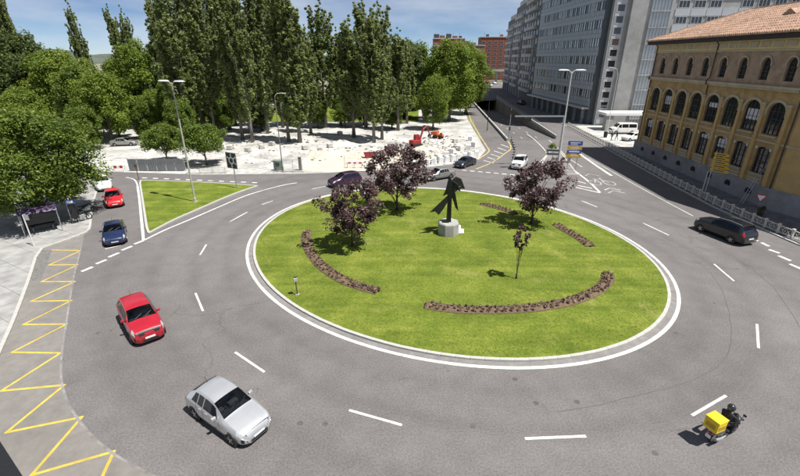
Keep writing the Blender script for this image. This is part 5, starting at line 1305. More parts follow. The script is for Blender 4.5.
# ------------------------------------------------------------------ people (skinned skeletons)
def skin_body(name, joints, edges, mat_, parent, root_i=0, sub=2):
    me = bpy.data.meshes.new(name); me.from_pydata([j[0] for j in joints], edges, []); me.materials.append(mat_)
    o = inst(name, me, parent)
    sk_ = o.modifiers.new('skin', 'SKIN'); sk_.use_smooth_shade = True
    if not me.skin_vertices: me.skin_vertices.new() if hasattr(me.skin_vertices, 'new') else None
    for i, j in enumerate(joints):
        sv = me.skin_vertices[0].data[i]; r_ = j[1]; sv.radius = r_ if hasattr(r_, '__len__') else (r_, r_); sv.use_root = (i == root_i)
    ss = o.modifiers.new('sub', 'SUBSURF'); ss.levels = sub; ss.render_levels = sub
    return o
def clothes(name, bands):
    """bands: list of (height, colour) from the feet up, by object height"""
    m, n, l, b = new_mat(name); setp(b, Roughness=.85)
    t = n.new('ShaderNodeTexCoord'); sx = n.new('ShaderNodeSeparateXYZ'); l.new(t.outputs['Object'], sx.inputs[0])
    mr = n.new('ShaderNodeMapRange'); mr.inputs['From Max'].default_value = 2.0; l.new(sx.outputs['Z'], mr.inputs['Value'])
    r_ = n.new('ShaderNodeValToRGB'); r_.color_ramp.interpolation = 'CONSTANT'
    for i, (h_, c_) in enumerate(bands):
        e_ = r_.color_ramp.elements[i] if i < 2 else r_.color_ramp.elements.new(h_ / 2)
        e_.position = h_ / 2; e_.color = (*c_, 1)
    l.new(mr.outputs[0], r_.inputs['Fac']); l.new(r_.outputs['Color'], b.inputs['Base Color']); return m
def figure(parent, pose, mat_, skin_mat=None):
    """pose: dict of joints; hands get five short fingers each"""
    J, E = [], []
    def add(p, r_, link=None):
        J.append((tuple(p), r_)); i = len(J) - 1
        if link is not None: E.append((link, i))
        return i
    pel = add(pose['pelvis'], (.15, .12)); wa = add(pose['waist'], (.135, .105), pel); ch = add(pose['chest'], (.165, .12), wa); nk = add(pose['neck'], .058, ch)
    hb = add(pose['head0'], .075, nk); hm = add(pose['head1'], (.085, .1), hb); add(pose['head2'], .06, hm)
    for s in ('l', 'r'):
        sh_ = add(pose['shoulder_' + s], .068, ch); el = add(pose['elbow_' + s], .046, sh_); wr_ = add(pose['wrist_' + s], .03, el)
        hd = add(pose['hand_' + s], (.038, .02), wr_)
        w, h_ = Vector(pose['wrist_' + s]), Vector(pose['hand_' + s]); d_ = (h_ - w).normalized(); c_ = d_.cross(Vector((0, 0, 1))); c_ = c_.normalized() if c_.length > .1 else Vector((0, 1, 0))
        for k in range(4):
            f0 = h_ + c_ * (k - 1.5) * .02 + d_ * .035; a = add(f0, .0095, hd); add(f0 + d_ * (.034 - .004 * abs(k - 1)) + Vector((0, 0, -.014)), .0085, a)
        th_ = add(w.lerp(h_, .6) + c_ * .045, .0105, hd); add(w.lerp(h_, .9) + c_ * .06 + d_ * .02, .009, th_)
        hp = add(pose['hip_' + s], .09, pel); kn = add(pose['knee_' + s], .062, hp); an = add(pose['ankle_' + s], .042, kn); add(pose['toe_' + s], (.045, .035), an)
    return skin_body('body', J, E, mat_, parent)
def face_bits(parent, c, fwd, skin, hair=None):
    """nose, eyes, ears and hair on the head at c, looking along fwd"""
    f = Vector(fwd).normalized(); s = Vector((-f.y, f.x, 0)); u = Vector((0, 0, 1)); c = Vector(c)
    mb = MB().box(c + f * .105, (.03, .03, .04)); mb.build('nose', skin, parent)
    for k in (-1, 1):
        MB().lathe([(.002, -.008), (.01, 0), (.002, .008)], 8, c=c + f * .092 + s * .035 * k + u * .02).build('eye', M['black'], parent)
        MB().lathe([(.004, -.03), (.022, 0), (.004, .03)], 8, c=c + s * .09 * k).build('ear', skin, parent)
    MB().box(c + f * .095 - u * .05, (.012, .012, .008)).build('mouth', M['taillens'], parent)
    if hair:
        MB().lathe([(.098, -.02), (.104, .03), (.092, .08), (.05, .115), (.005, .125)], 14, c=c - f * .015).build('hair', hair, parent, smooth=True)
SC = at(721, 437); SH = head((706, 440), (737, 426))
scooter(SC, SH)
rd = thing('person', 'rider in black jacket and black helmet sitting on the delivery scooter', 'person', SC, SH); rd.scale = (V, V, V)
rider_pose = dict(pelvis=(-.28, 0, .96), waist=(-.25, 0, 1.12), chest=(-.19, 0, 1.34), neck=(-.15, 0, 1.50), head0=(-.13, 0, 1.56), head1=(-.12, 0, 1.66), head2=(-.12, 0, 1.74))
for s, k in (('l', 1), ('r', -1)):
    rider_pose.update({'shoulder_' + s: (-.17, k * .19, 1.42), 'elbow_' + s: (.05, k * .30, 1.20), 'wrist_' + s: (.30, k * .30, 1.15), 'hand_' + s: (.36, k * .30, 1.15),
        'hip_' + s: (-.22, k * .10, .92), 'knee_' + s: (.20, k * .20, .86), 'ankle_' + s: (.10, k * .19, .43), 'toe_' + s: (.26, k * .2, .385)})
figure(rd, rider_pose, mat('black_riding_gear', (.016, .017, .02), .7, .3, 6))
hel = MB().lathe([(.09, -.15), (.125, -.10), (.142, 0), (.135, .07), (.10, .125), (.05, .15), (.005, .157)], 20, c=(-.11, 0, 1.68)).build('helmet', paint('helmet_black', (.014, .014, .016)), rd, smooth=True)
MB().lathe([(.146, -.055), (.147, .03)], 20, c=(-.098, 0, 1.685)).build('visor', M['glass'], hel, smooth=True)
skin_m = mat('skin', (.42, .25, .18), .6, .06, 8); hair_m = mat('dark_hair', (.02, .014, .01), .7, .3, 20)
def walker(label, pos, hd, top, legs, phase=1, z=.137):
    o = thing('person', label, 'person', (pos[0], pos[1], z), hd); o.scale = (V, V, V)
    P_ = dict(pelvis=(0, 0, .95), waist=(.01, 0, 1.10), chest=(.02, 0, 1.32), neck=(.03, 0, 1.49), head0=(.045, 0, 1.55), head1=(.05, 0, 1.64), head2=(.05, 0, 1.71))
    for s, k in (('l', 1), ('r', -1)):
        f = k * phase
        P_.update({'shoulder_' + s: (.02, k * .18, 1.41), 'elbow_' + s: (-.02 - f * .1, k * .23, 1.14), 'wrist_' + s: (.08 - f * .16, k * .23, .92), 'hand_' + s: (.10 - f * .18, k * .23, .85),
            'hip_' + s: (0, k * .09, .90), 'knee_' + s: (.08 + f * .12, k * .09, .50), 'ankle_' + s: (f * .26 - .05, k * .09, .085 if f > 0 else .13), 'toe_' + s: (f * .26 + .11, k * .10, .04)})
    figure(o, P_, clothes('outfit', [(0, (.02, .02, .022)), (.1, legs), (.98, top), (1.47, (.42, .25, .18))]))
    face_bits(o, (.05, 0, 1.63), (1, 0, 0), skin_m, hair_m); return o
walker('pedestrian in dark clothes walking in front of the parked minibus', at(611, 141.5), R(200), (.025, .027, .035), (.03, .032, .045))
walker('second pedestrian in black jacket walking beside the dark-clothed one', at(616, 141), R(195), (.012, .012, .015), (.05, .05, .06), -1)

# ------------------------------------------------------------------ sculpture
sp_ = at(448, 234, .5); sz = island_z(sp_.x, sp_.y)
st = thing('sculpture', 'dark metal abstract bird sculpture on an octagonal concrete plinth', 'sculpture', (sp_.x, sp_.y, sz - .03))
mb = MB(); oc = lambda r_, z: [(r_ * math.cos(R(22.5 + 45 * k)), r_ * math.sin(R(22.5 + 45 * k)), z) for k in range(8)]
for r_, z in ((1.22, 0), (1.22, 1.35), (1.12, 1.5)): mb.v += oc(r_, z)
for i in range(2):
    for j in range(8): mb.f.append((i * 8 + j, i * 8 + (j + 1) % 8, (i + 1) * 8 + (j + 1) % 8, (i + 1) * 8 + j)); mb.m.append(0)
mb.f += [tuple(range(7, -1, -1)), tuple(16 + j for j in range(8))]; mb.m += [0, 0]
mb.build('plinth', M['concrete'], st, bevel=.03)
MB().box((-.35, -.2, 1.6), (.7, .6, .25)).build('base_block', M['bronze'], st)
MB().box((0, 0, 3.1), (.5, .45, 3.2), taper=.85).build('mast', M['bronze'], st, bevel=.03)
def plate(name, pts, th, yaw=0.0, y0=0.0, tilt=0.0):
    mb = MB(); mb.v = [(x, -th / 2, z) for x, z in pts] + [(x, th / 2, z) for x, z in pts]; n_ = len(pts)
    mb.f = [tuple(range(n_)), tuple(range(2 * n_ - 1, n_ - 1, -1))] + [(i, (i + 1) % n_, n_ + (i + 1) % n_, n_ + i) for i in range(n_)]; mb.m = [0] * len(mb.f)
    return mb.build(name, M['bronze'], st, loc=(0, y0, 0), rot=(tilt, 0, yaw), bevel=.02)
plate('wing', [(-.1, 4.75), (-1.0, 3.95), (-2.25, 2.8), (-1.65, 2.85), (-1.2, 2.4), (-.75, 3.0), (-.2, 3.9)], .1, .2, -.15)
plate('spear', [(-.22, 6.9), (.02, 6.5), (.55, 4.9), (1.0, 2.95), (.62, 3.35), (.28, 4.3), (-.4, 4.75), (-.82, 4.5), (-.5, 5.4)], .12, -.3, -.34)
plate('spear', [(-.1, 6.6), (.15, 6.2), (.35, 4.4), (-.3, 4.2)], .12, 1.1, .1)
plate('head', [(.05, 6.1), (.7, 6.55), (1.25, 6.3), (1.8, 5.1), (1.15, 5.2), (.55, 4.85), (.3, 5.3)], .3, .35, .12)
plate('head', [(.2, 6.3), (.95, 6.0), (1.3, 5.3), (.5, 5.5)], .14, -.7, -.1)
for x, z in ((.95, 5.5),): MB().lathe([(.02, -.06), (.2, -.03), (.2, .03), (.02, .06)], 12, axis='Y', c=(x, -.3, z)).build('boss', M['bronze'], st, smooth=True)
for (px, py), lb in (((457, 229.5), 'small pale plaque lying on the lawn behind the other beside the plinth'), ((460, 233.5), 'small pale plaque standing on the lawn close to the plinth')):
    p = at(px, py, .5); z0 = island_z(p.x, p.y)
    o = thing('plaque', lb, 'plaque', (p.x, p.y, z0 - .02)); MB().box((0, .12, .2), (.85, .06, .55), rx=-.9).build('panel', M['white'], o); MB().box((0, .12, .08), (.5, .3, .2)).build('foot', M['concrete'], o)

# irrigation hydrant post on the lawn
p = at(297.5, 294, .25); hz = island_z(p.x, p.y)
o = thing('hydrant_post', 'thin brown post with a small pale box head on the lawn', 'post', (p.x, p.y, hz - .02))
MB().tube([(0, 0, 0), (-.05, 0, 1.35)], .055, 8).build('post', mat('rusty_post', (.10, .06, .04), .8, .3, 6), o)
MB().box((-.05, 0, 1.5), (.34, .26, .34), rz=.4).build('head_box', M['concrete'], o, bevel=.03)
MB().tube([(-.2, 0, 1.7), (.1, 0, 1.78)], .05, 6).build('valve', M['bark_dark'], o); MB().box((0, 0, .05), (.3, .3, .1)).build('base', M['concrete'], o)

# ------------------------------------------------------------------ lamps
def double_lamp(label, pos, h, yaw, z, pole_m):
    o = thing('street_lamp', label, 'street lamp', (pos[0], pos[1], z), yaw)
    MB().lathe([(.20, 0), (.20, .5), (.13, .7), (.12, h * .4), (.075, h)], 12).build('pole', pole_m, o, smooth=False)
    MB().box((0, 0, .04), (.6, .6, .08)).build('base_plate', M['concrete'], o)
    for s in (-1, 1):
        MB().tube([(0, 0, h - .4), (s * .4, 0, h + .05), (s * 1.0, 0, h + .15)], .05, 6).build('arm', pole_m, o)
        mb = MB(); secs = [(.55, .14, .06), (.9, .3, .14), (1.8, .34, .16), (2.3, .2, .08)]
        for x, w, t in secs: mb.v += [(s * x, -w, h + .12), (s * x, w, h + .12), (s * x, w * .7, h + .12 + t), (s * x, -w * .7, h + .12 + t)]
        for i in range(3):
            for j in range(4): mb.f.append((i * 4 + j, i * 4 + (j + 1) % 4, (i + 1) * 4 + (j + 1) % 4, (i + 1) * 4 + j)); mb.m.append(0)
        mb.f += [(0, 1, 2, 3), (12, 13, 14, 15)]; mb.m += [0, 0]
        hd = mb.build('lamp_head', M['pale_steel'], o); MB().box((s * 1.45, 0, h + .10), (.9, .36, .03)).build('lens', M['lens'], hd)
    return o
p = at(195.5, 202.5); double_lamp('tall double-headed lamp standing on the grass triangle', p, 16.0, R(-25), .12, M['pole_green'])
p = at(557, 172); double_lamp('tall double-headed lamp rising beside the stacked direction signs', p, 17.0, R(4), 0, M['pale_steel'])
p = at(283, 172.5); o = thing('lamp_mast', 'slim pale mast standing inside the site fence', 'mast', (p.x, p.y, .1))
MB().lathe([(.15, 0), (.14, 1.0), (.10, 1.2), (.06, 13)], 10).build('pole', M['bark_pale'], o); MB().tube([(0, 0, 12.9), (.4, 0, 13.4), (1.4, 0, 13.5)], .045, 6).build('arm', M['pale_steel'], o); MB().box((1.6, 0, 13.45), (.7, .25, .12)).build('lamp_head', M['pale_steel'], o)
p = at(607, 132); o = thing('street_lamp', 'slim curved-arm lamp standing on the bright forecourt', 'street lamp', (p.x, p.y, .137))
MB().lathe([(.12, 0), (.1, 4), (.06, 15)], 10).build('pole', M['pale_steel'], o); MB().tube([(0, 0, 14.9), (-.6, -.2, 16.2), (-2.2, -.4, 16.6)], .05, 6).build('arm', M['pale_steel'], o); MB().box((-2.5, -.45, 16.58), (.8, .3, .14)).build('lamp_head', M['pale_steel'], o)
for (px, py), h_, lb in (((487, 132), 12, 'slim dark pole beside the left ramp parapet'), ((508.5, 139), 7.5, 'traffic light pole standing at the tip of the ramp wall'), ((468, 112), 10, 'dark pole at the edge of the side lane under the green trees'), ((700, 199), 4.2, 'slim dark pole on the shaded pavement by the railing')):
    p = at(px, py); o = thing('pole', lb, 'pole', (p.x, p.y, 0)); MB().lathe([(.11, 0), (.09, h_ * .4), (.06, h_)], 8).build('shaft', M['steel'] if h_ < 9 else M['black'], o); MB().lathe([(.2, 0), (.2, .1), (.1, .2)], 8).build('foot', M['concrete'], o)
    if h_ == 7.5:
        for zz_ in (2.6, 6.6): MB().box((0, -.16, zz_), (.3, .22, .9)).build('signal_head', M['black'], o)

# ------------------------------------------------------------------ signs
SB = mat('sign_blue', (.04, .08, .30), .4, .06, 2); SY = mat('sign_yellow', (.50, .31, .03), .4, .06, 2); SK = mat('sign_dark', (.03, .035, .04), .4, .1, 2); SR = mat('sign_red', (.5, .02, .02), .4, .05, 2)  # yellow darkened to stand in for the shade on the arrow boards
def panel_sign(parent, x, z, w, h, mt, bars, y=-.12, name='panel', edge=None):
    o_ = MB().box((x, y, z), (w, .05, h)).build(name, mt, parent)
    mb = MB()
    for bx_, bz, bw, bh in bars: mb.box((x + bx_, y - .03, z + bz), (bw, .012, bh))
    if bars: mb.build('lettering', M['white'], o_)
    return o_
# roundabout diagram sign on the grass triangle
p = at(237, 188.5); o = thing('road_sign', 'dark square road sign with white roundabout diagram on a tall post', 'road sign', (p.x, p.y, .12), R(-28))
MB().tube([(0, 0, 0), (0, 0, 5.3)], .09, 8).build('post', M['steel'], o)
pn = MB().box((-.1, -.14, 4.35), (2.2, .08, 2.5)).build('panel', SK, o, bevel=.02)
mb = MB(); n_ = 20
for i in range(n_):
    a0, a1 = 2 * math.pi * i / n_, 2 * math.pi * (i + 1) / n_
    mb.add([(-.1 + r_ * math.cos(a), -.186, 4.35 + r_ * math.sin(a)) for r_, a in ((.36, a0), (.58, a0), (.58, a1), (.36, a1))], [(0, 1, 2, 3)])
mb.box((-.1, -.19, 3.5), (.24, .012, .6)); mb.box((.62, -.19, 4.8), (.6, .012, .22), ry=-.5); mb.box((-.75, -.19, 4.75), (.55, .012, .2), ry=.6); mb.box((.65, -.19, 3.95), (.5, .012, .18), ry=.5); mb.box((-.1, -.19, 5.2), (.2, .012, .5))
mb.build('diagram', M['white'], pn)
mb = MB()
for s in (-1, 1): mb.box((-.1 + s * 1.06, -.186, 4.35), (.05, .012, 2.4)); mb.box((-.1, -.186, 4.35 + s * 1.2), (2.1, .012, .05))
mb.build('border', M['white'], pn)
p = at(139, 180); o = thing('marker_post', 'thin rusty marker post at the corner of the grass triangle', 'post', (p.x, p.y, .1)); MB().tube([(0, 0, 0), (0, 0, 2.6)], .06, 6).build('post', bpy.data.materials['rusty_post'], o); MB().box((0, -.05, 2.35), (.45, .06, .5)).build('plate', bpy.data.materials['rusty_post'], o)
# stacked direction signs right of the island
p = at(571, 170); o = thing('direction_sign', 'stack of blue and yellow direction signs on two steel posts', 'road sign', (p.x, p.y, 0), R(-10))
for s in (-.75, .75): MB().tube([(s, 0, 0), (s, 0, 5.2)], .07, 8).build('post', M['steel'], o)
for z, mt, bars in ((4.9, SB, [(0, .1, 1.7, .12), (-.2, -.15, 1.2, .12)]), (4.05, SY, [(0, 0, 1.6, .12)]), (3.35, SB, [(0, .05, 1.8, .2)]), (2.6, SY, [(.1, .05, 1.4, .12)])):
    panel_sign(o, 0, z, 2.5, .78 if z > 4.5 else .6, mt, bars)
p = at(551, 168); o = thing('direction_sign', 'pair of flat dark sign blades with white border near the lamp', 'road sign', (p.x, p.y, 0), R(-12))
MB().tube([(0, 0, 0), (0, 0, 3.6)], .07, 8).build('post', M['steel'], o); panel_sign(o, 0, 3.3, 2.4, .5, SK, [(0, .18, 2.3, .06), (0, -.18, 2.3, .06)]); panel_sign(o, 0, 2.65, 2.4, .5, SK, [(0, .18, 2.3, .06), (0, -.18, 2.3, .06)])
# gantry over the street
p = at(557, 166); q_ = at(523, 150); o = thing('gantry', 'thin steel gantry arm reaching over the lanes beside the ramp', 'gantry', (p.x, p.y, 0))
GH = 9.2; tip = Vector((at(523, 107.5, GH).x - p.x, 0, 0)); al = -9.0
MB().tube([(0, 0, 0), (0, 0, GH)], .16, 8).build('post', M['steel'], o); MB().box((al / 2, 0, GH), (abs(al), .2, .24)).build('arm', M['steel'], o)
MB().box((al * .72, -.2, GH - .55), (.9, .08, .7)).build('signal', M['black'], o)
# traffic island with shrubs under the signs
isl = smooth_line([at(*c_) for c_ in [(541, 166), (547, 156), (552, 151), (559, 152), (566, 160), (572, 168), (577, 175)]], 4) + [at(566, 175), at(552, 172.5)]
slab('traffic_island', isl, .13, M['gutter']); kerb('island_kerb', isl, 1.0, -.02, True)
cs = []
for i in range(26):
    c_ = isl[0].lerp(isl[14], random.random()); cs.append((c_.x + random.uniform(1, 3.5), c_.y + random.uniform(-2, 1.5), .35))
shr = leaf_mesh('shrubs', cs, [.38] * 26, 60, .1, M['leaf_plum'], 77)
tag(inst('shrubs', shr), 'low dark shrubs at the foot of the direction signs', 'shrub', kind='stuff')
p = at(551, 152); bsh = leaf_mesh('foliage', [(0, 0, .9), (.5, .2, 1.3), (-.4, .1, 1.2), (.1, -.3, 1.7), (.9, 0, 1.0)], [.6, .55, .5, .5, .45], 120, .12, M['leaf_lime'], 78)
o = thing('bush', 'yellow-green bush beside the flat dark sign blades', 'bush', (p.x, p.y, .1)); inst('foliage', bsh, o); MB().tube([(0, 0, 0), (0, 0, 1.0)], .05, 6).build('stem', M['bark'], o)

# give-way triangle, yellow arrow boards, ladder and scooter parked in the shade
p = at(755, 215); o = thing('give_way_sign', 'white triangular give-way sign with red border at the railing', 'road sign', (p.x, p.y, .13), R(-42))
MB().tube([(0, 0, 0), (0, 0, 2.6)], .04, 8).build('post', M['steel'], o)
tri = lambda r_: [(r_ * math.cos(R(a)), 2.3 + r_ * math.sin(R(a))) for a in (150, 30, 270)]
for r_, y, mt, nm in ((.72, -.05, SR, 'red_border'), (.5, -.075, M['white'], 'white_face')):
    mb = MB(); t_ = tri(r_); mb.v = [(x, y, z) for x, z in t_] + [(x, y + .025, z) for x, z in t_]; mb.f = [(0, 1, 2), (5, 4, 3), (0, 1, 4, 3), (1, 2, 5, 4), (2, 0, 3, 5)]; mb.m = [0] * 5; mb.build(nm, mt, o)
p = at(703, 199); o = thing('arrow_sign', 'stack of yellow arrow boards on a pole against the brick wall', 'road sign', (p.x, p.y, .13), R(-62))
MB().tube([(0, 0, 0), (0, 0, 6.9)], .07, 8).build('post', M['steel'], o)
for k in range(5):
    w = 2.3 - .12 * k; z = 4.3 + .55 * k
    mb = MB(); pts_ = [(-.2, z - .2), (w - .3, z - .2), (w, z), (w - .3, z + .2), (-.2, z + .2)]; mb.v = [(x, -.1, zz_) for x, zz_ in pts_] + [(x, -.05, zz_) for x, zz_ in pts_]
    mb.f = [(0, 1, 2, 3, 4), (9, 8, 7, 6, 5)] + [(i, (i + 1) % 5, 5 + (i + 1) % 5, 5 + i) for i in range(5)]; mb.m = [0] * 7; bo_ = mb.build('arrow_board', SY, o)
    MB().box((w * .4, -.115, z), (w * .6, .012, .1)).build('lettering', M['black'], bo_)
p0 = at(741, 204); o = thing('ladder', 'long aluminium ladder leaning on the brick wall', 'ladder', (p0.x, p0.y, .13))
dx, dy = 3.0, 1.2; L_ = 7.0
for s in (-.22, .22): MB().tube([(0, s, 0), (dx, dy + s, L_)], .035, 6).build('rail', M['alu'], o)
for k in range(16): f = (k + 1) / 17; MB().tube([(dx * f, dy * f - .22, L_ * f), (dx * f, dy * f + .22, L_ * f)], .022, 5).build('rung', M['alu'], o)
p = at(759, 217); o = thing('planter_shrub', 'dark shrub in a pot beside the give-way sign', 'shrub', (p.x, p.y, .13))
MB().lathe([(.28, 0), (.38, .5), (.34, .5)], 12).build('pot', M['bark_dark'], o); inst('foliage', leaf_mesh('foliage', [(0, 0, .8), (.3, .1, 1.0), (-.25, .1, .95), (0, -.2, 1.2)], [.4, .35, .35, .35], 90, .09, M['leaf_dark'], 79), o)

# ------------------------------------------------------------------ ornamental railing along the right pavement
ra = thing('railing', 'long white ornamental railing with ringed panels along the shaded pavement', 'railing')
post_me = MB().box((0, 0, .55), (.2, .2, 1.1)).box((0, 0, 1.14), (.27, .27, .08)).mesh('post', M['stone_pale'])
STEP = 1.75; pm_ = MB()
pm_.box((0, 0, .98), (STEP - .24, .09, .09)); pm_.box((0, 0, .2), (STEP - .24, .09, .09)); 
for rr_, cx_ in ((.3, 0),):
    n_ = 14
    for i in range(n_):
        a0, a1 = 2 * math.pi * i / n_, 2 * math.pi * (i + 1) / n_
        pm_.tube([(rr_ * math.cos(a0), -.03, .59 + rr_ * math.sin(a0)), (rr_ * math.cos(a1), -.03, .59 + rr_ * math.sin(a1))], .04, 4, 1)
for s in (-1, 1):
    pm_.tube([(s * (STEP / 2 - .2), -.02, .25), (s * .34, -.02, .59), (s * (STEP / 2 - .2), -.02, .93)], .025, 4, 1)
pm_.lathe([(.1, -.06), (.08, -.08), (.01, -.09)], 8, 1, 'Y', (0, 0, .59))
panel_me = pm_.mesh('panel', [M['stone_pale'], M['stone_pale']])
rl = [Vector((a.x, a.y, 0)) for a in rail_pts]; run = 0.0; nxt = 0.0
for i in range(len(rl) - 1):
    d_ = rl[i + 1] - rl[i]; ln = d_.length
    while nxt <= run + ln:
        q_ = rl[i] + d_ * ((nxt - run) / ln); a_ = math.atan2(d_.y, d_.x)
        inst('post', post_me, ra, (q_.x, q_.y, .12), (0, 0, a_))
        m_ = q_ + d_.normalized() * STEP / 2; inst('panel', panel_me, ra, (m_.x, m_.y, .12), (0, 0, a_ + math.pi * 0)); nxt += STEP
    run += ln
# bollards at the lane mouth
for i in range(8):
    p = at(511 + i * .9 - (i > 4) * (i - 4) * 1.6, 142 + i * 2.6)
    o = thing('bollard', 'black bollard with a pale band in the row beside the yellow line', 'bollard', (p.x, p.y, 0), 0, 'bollards beside the yellow line'); o.scale = (V, V, V)
    MB().lathe([(.13, 0), (.13, .06), (.085, .1), (.085, .85), (.06, .95), (.01, .98)], 12).build('shaft', M['black'], o); MB().lathe([(.09, .62), (.09, .76)], 12).build('band', M['white'], o)
# bins on the forecourt
p = at(605, 138); o = thing('litter_bin', 'dark litter bin at the foot of the canopy pillar', 'bin', (p.x, p.y, .137)); MB().lathe([(.42, 0), (.5, 1.3), (.45, 1.4)], 14).build('drum', M['black'], o); MB().lathe([(.5, 1.4), (.3, 1.55), (.02, 1.6)], 14).build('lid', M['black'], o)

# ------------------------------------------------------------------ building site
def pieces_along(a, b, n): return [Vector(a).lerp(Vector(b), (i + .5) / n) for i in range(n)]
ho = thing('hoarding', 'grey corrugated steel hoarding panels along the site edge', 'hoarding')
A, B = at(130, 171.8), at(186, 171.8); n_ = 6; st_ = (B - A).length / n_
HM = mat('hoarding_steel', (.17, .175, .185), .6, .2, 1, dirt=.2)
hm_ = MB()
for k in range(int(st_ / .2)): hm_.box((-st_ / 2 + .1 + k * .2, (k % 2) * .03, 1.15), (.2, .03, 2.1))
hm_ = hm_.mesh('panel', HM)
for i, q_ in enumerate(pieces_along(A, B, n_)): inst('panel', hm_, ho, (q_.x, q_.y, .1 + random.uniform(0, .05)), (0, 0, math.atan2((B - A).y, (B - A).x)))
pst = MB().tube([(0, .06, 0), (0, .06, 2.4)], .05, 6).mesh('post', M['steel'])
for i in range(n_ + 1): q_ = A.lerp(B, i / n_); inst('post', pst, ho, (q_.x, q_.y, .1))
def mesh_fence(label, a, b, n_, h=2.0):
    o_ = thing('site_fence', label, 'fence'); a, b = Vector(a), Vector(b); st_ = (b - a).length / n_; mb = MB()
    for z_ in (.12, h): mb.box((0, 0, z_), (st_ - .1, .045, .045))
    for s in (-1, 1): mb.box((s * (st_ / 2 - .06), 0, h / 2 + .06), (.045, .045, h))
    for k in range(int(st_ / .16)): mb.box((-st_ / 2 + .16 * (k + .5), 0, h / 2 + .06), (.012, .012, h - .1))
    for k in range(int(h / .3)): mb.box((0, 0, .3 * (k + 1)), (st_ - .1, .012, .012))
    me = mb.mesh('panel', M['steel']); ft = MB().box((0, 0, .07), (.22, .7, .14)).mesh('foot', M['concrete'])
    for i, q_ in enumerate(pieces_along(a, b, n_)): inst('panel', me, o_, (q_.x, q_.y, .1), (0, 0, math.atan2((b - a).y, (b - a).x)))
    for i in range(n_ + 1): q_ = a.lerp(b, i / n_); inst('foot', ft, o_, (q_.x, q_.y, .1), (0, 0, math.atan2((b - a).y, (b - a).x)))
    return o_
mesh_fence('wire mesh site fence beside the slim pale mast', at(274, 172.6), at(303, 172.6), 3, 2.2)
mesh_fence('low wire mesh fence running from the hoarding past the street trees', at(187, 174.2), at(226, 173.8), 3, 1.1)
mesh_fence('wire mesh fence at the back of the site near the lawn strip', at(300, 124.5), at(345, 124.5), 6, 2.0)
ut = at(277.5, 172); o = thing('utility_cabinet', 'green electrical cabinet with a dark round vent in the mesh fence', 'cabinet', (ut.x, ut.y + .8, .1)); MB().box((0, 0, .9), (1.5, .7, 1.8)).build('body', mat('cabinet_green', (.16, .21, .17), .6, .2, 2), o, bevel=.03); MB().lathe([(.4, -.38), (.4, -.36)], 16, axis='Y', c=(0, 0, 1.2)).build('vent', M['black'], o)
ut = at(300, 171.5); o = thing('gate_post', 'thick dark post at the end of the wire mesh fence', 'post', (ut.x, ut.y + .5, .1)); MB().box((0, 0, 1.2), (.45, .45, 2.4)).build('shaft', M['bark'], o); MB().box((0, 0, 2.45), (.55, .55, .1)).build('cap', M['concrete'], o)
# red and white barrier
p = at(355, 168.5); o = thing('site_barrier', 'low red and white barrier in the gap of the site', 'barrier', (p.x, p.y, .1))
MB().tube([(-1.9, 0, 0), (-1.9, 0, 2.3)], .04, 6).build('post', M['steel'], o)
for k in range(7): MB().box((-1.5 + k * .5, 0, .95), (.5, .04, .3)).build('board', SR if k % 2 else M['white'], o); 
for k in range(3): MB().box((-1.4 + k * 1.35, 0, .5), (.07, .4, 1.0)).build('leg', M['steel'], o)
p = at(128, 172); o = thing('site_barrier', 'red and white plastic barrier at the end of the hoarding', 'barrier', (p.x - 1.5, p.y - .1, .1), R(8))
for k in range(5): MB().box((-1.0 + k * .5, 0, .85), (.5, .06, .5)).build('board', SR if k % 2 else M['white'], o)
for s in (-.9, .9): MB().box((s, 0, .35), (.1, .5, .7)).build('leg', M['white'], o)
# white barrier blocks
a, b = at(414, 169.3), at(477, 158.5); n_ = 11
bb = MB(); bb.v = [(-.75, -.35, 0), (.75, -.35, 0), (.75, .35, 0), (-.75, .35, 0), (-.75, -.3, .25), (.75, -.3, .25), (.75, .3, .25), (-.75, .3, .25), (-.72, -.24, 1.0), (.72, -.24, 1.0), (.72, .24, 1.0), (-.72, .24, 1.0)]
bb.f = [(3, 2, 1, 0), (8, 9, 10, 11)] + [(r_ * 4 + i, r_ * 4 + (i + 1) % 4, (r_ + 1) * 4 + (i + 1) % 4, (r_ + 1) * 4 + i) for r_ in (0, 1) for i in range(4)]; bb.m = [0] * 10
bme = bb.mesh('barrier_block', M['white'])
for i in range(n_):
    q_ = a.lerp(b, i / (n_ - 1)) + Vector((0, .9, 0)); o = inst('barrier_block', bme, None, (q_.x, q_.y, .1), (0, 0, math.atan2((b - a).y, (b - a).x) + R(58) + random.uniform(-.25, .25)), (1.15, 1.4, 1.25))
    tag(o, 'white plastic barrier block in the row along the site edge', 'barrier', 'barrier blocks along the site edge')
sheet('sand_patch', [(p_.x, p_.y) for p_ in smooth_line([at(*c_) for c_ in [(303, 171), (306, 160), (320, 153), (345, 150), (370, 153), (395, 150), (425, 152), (440, 158), (425, 166), (395, 170), (350, 172), (303, 171)]], 4)[:-1]], .104, M['sand'])
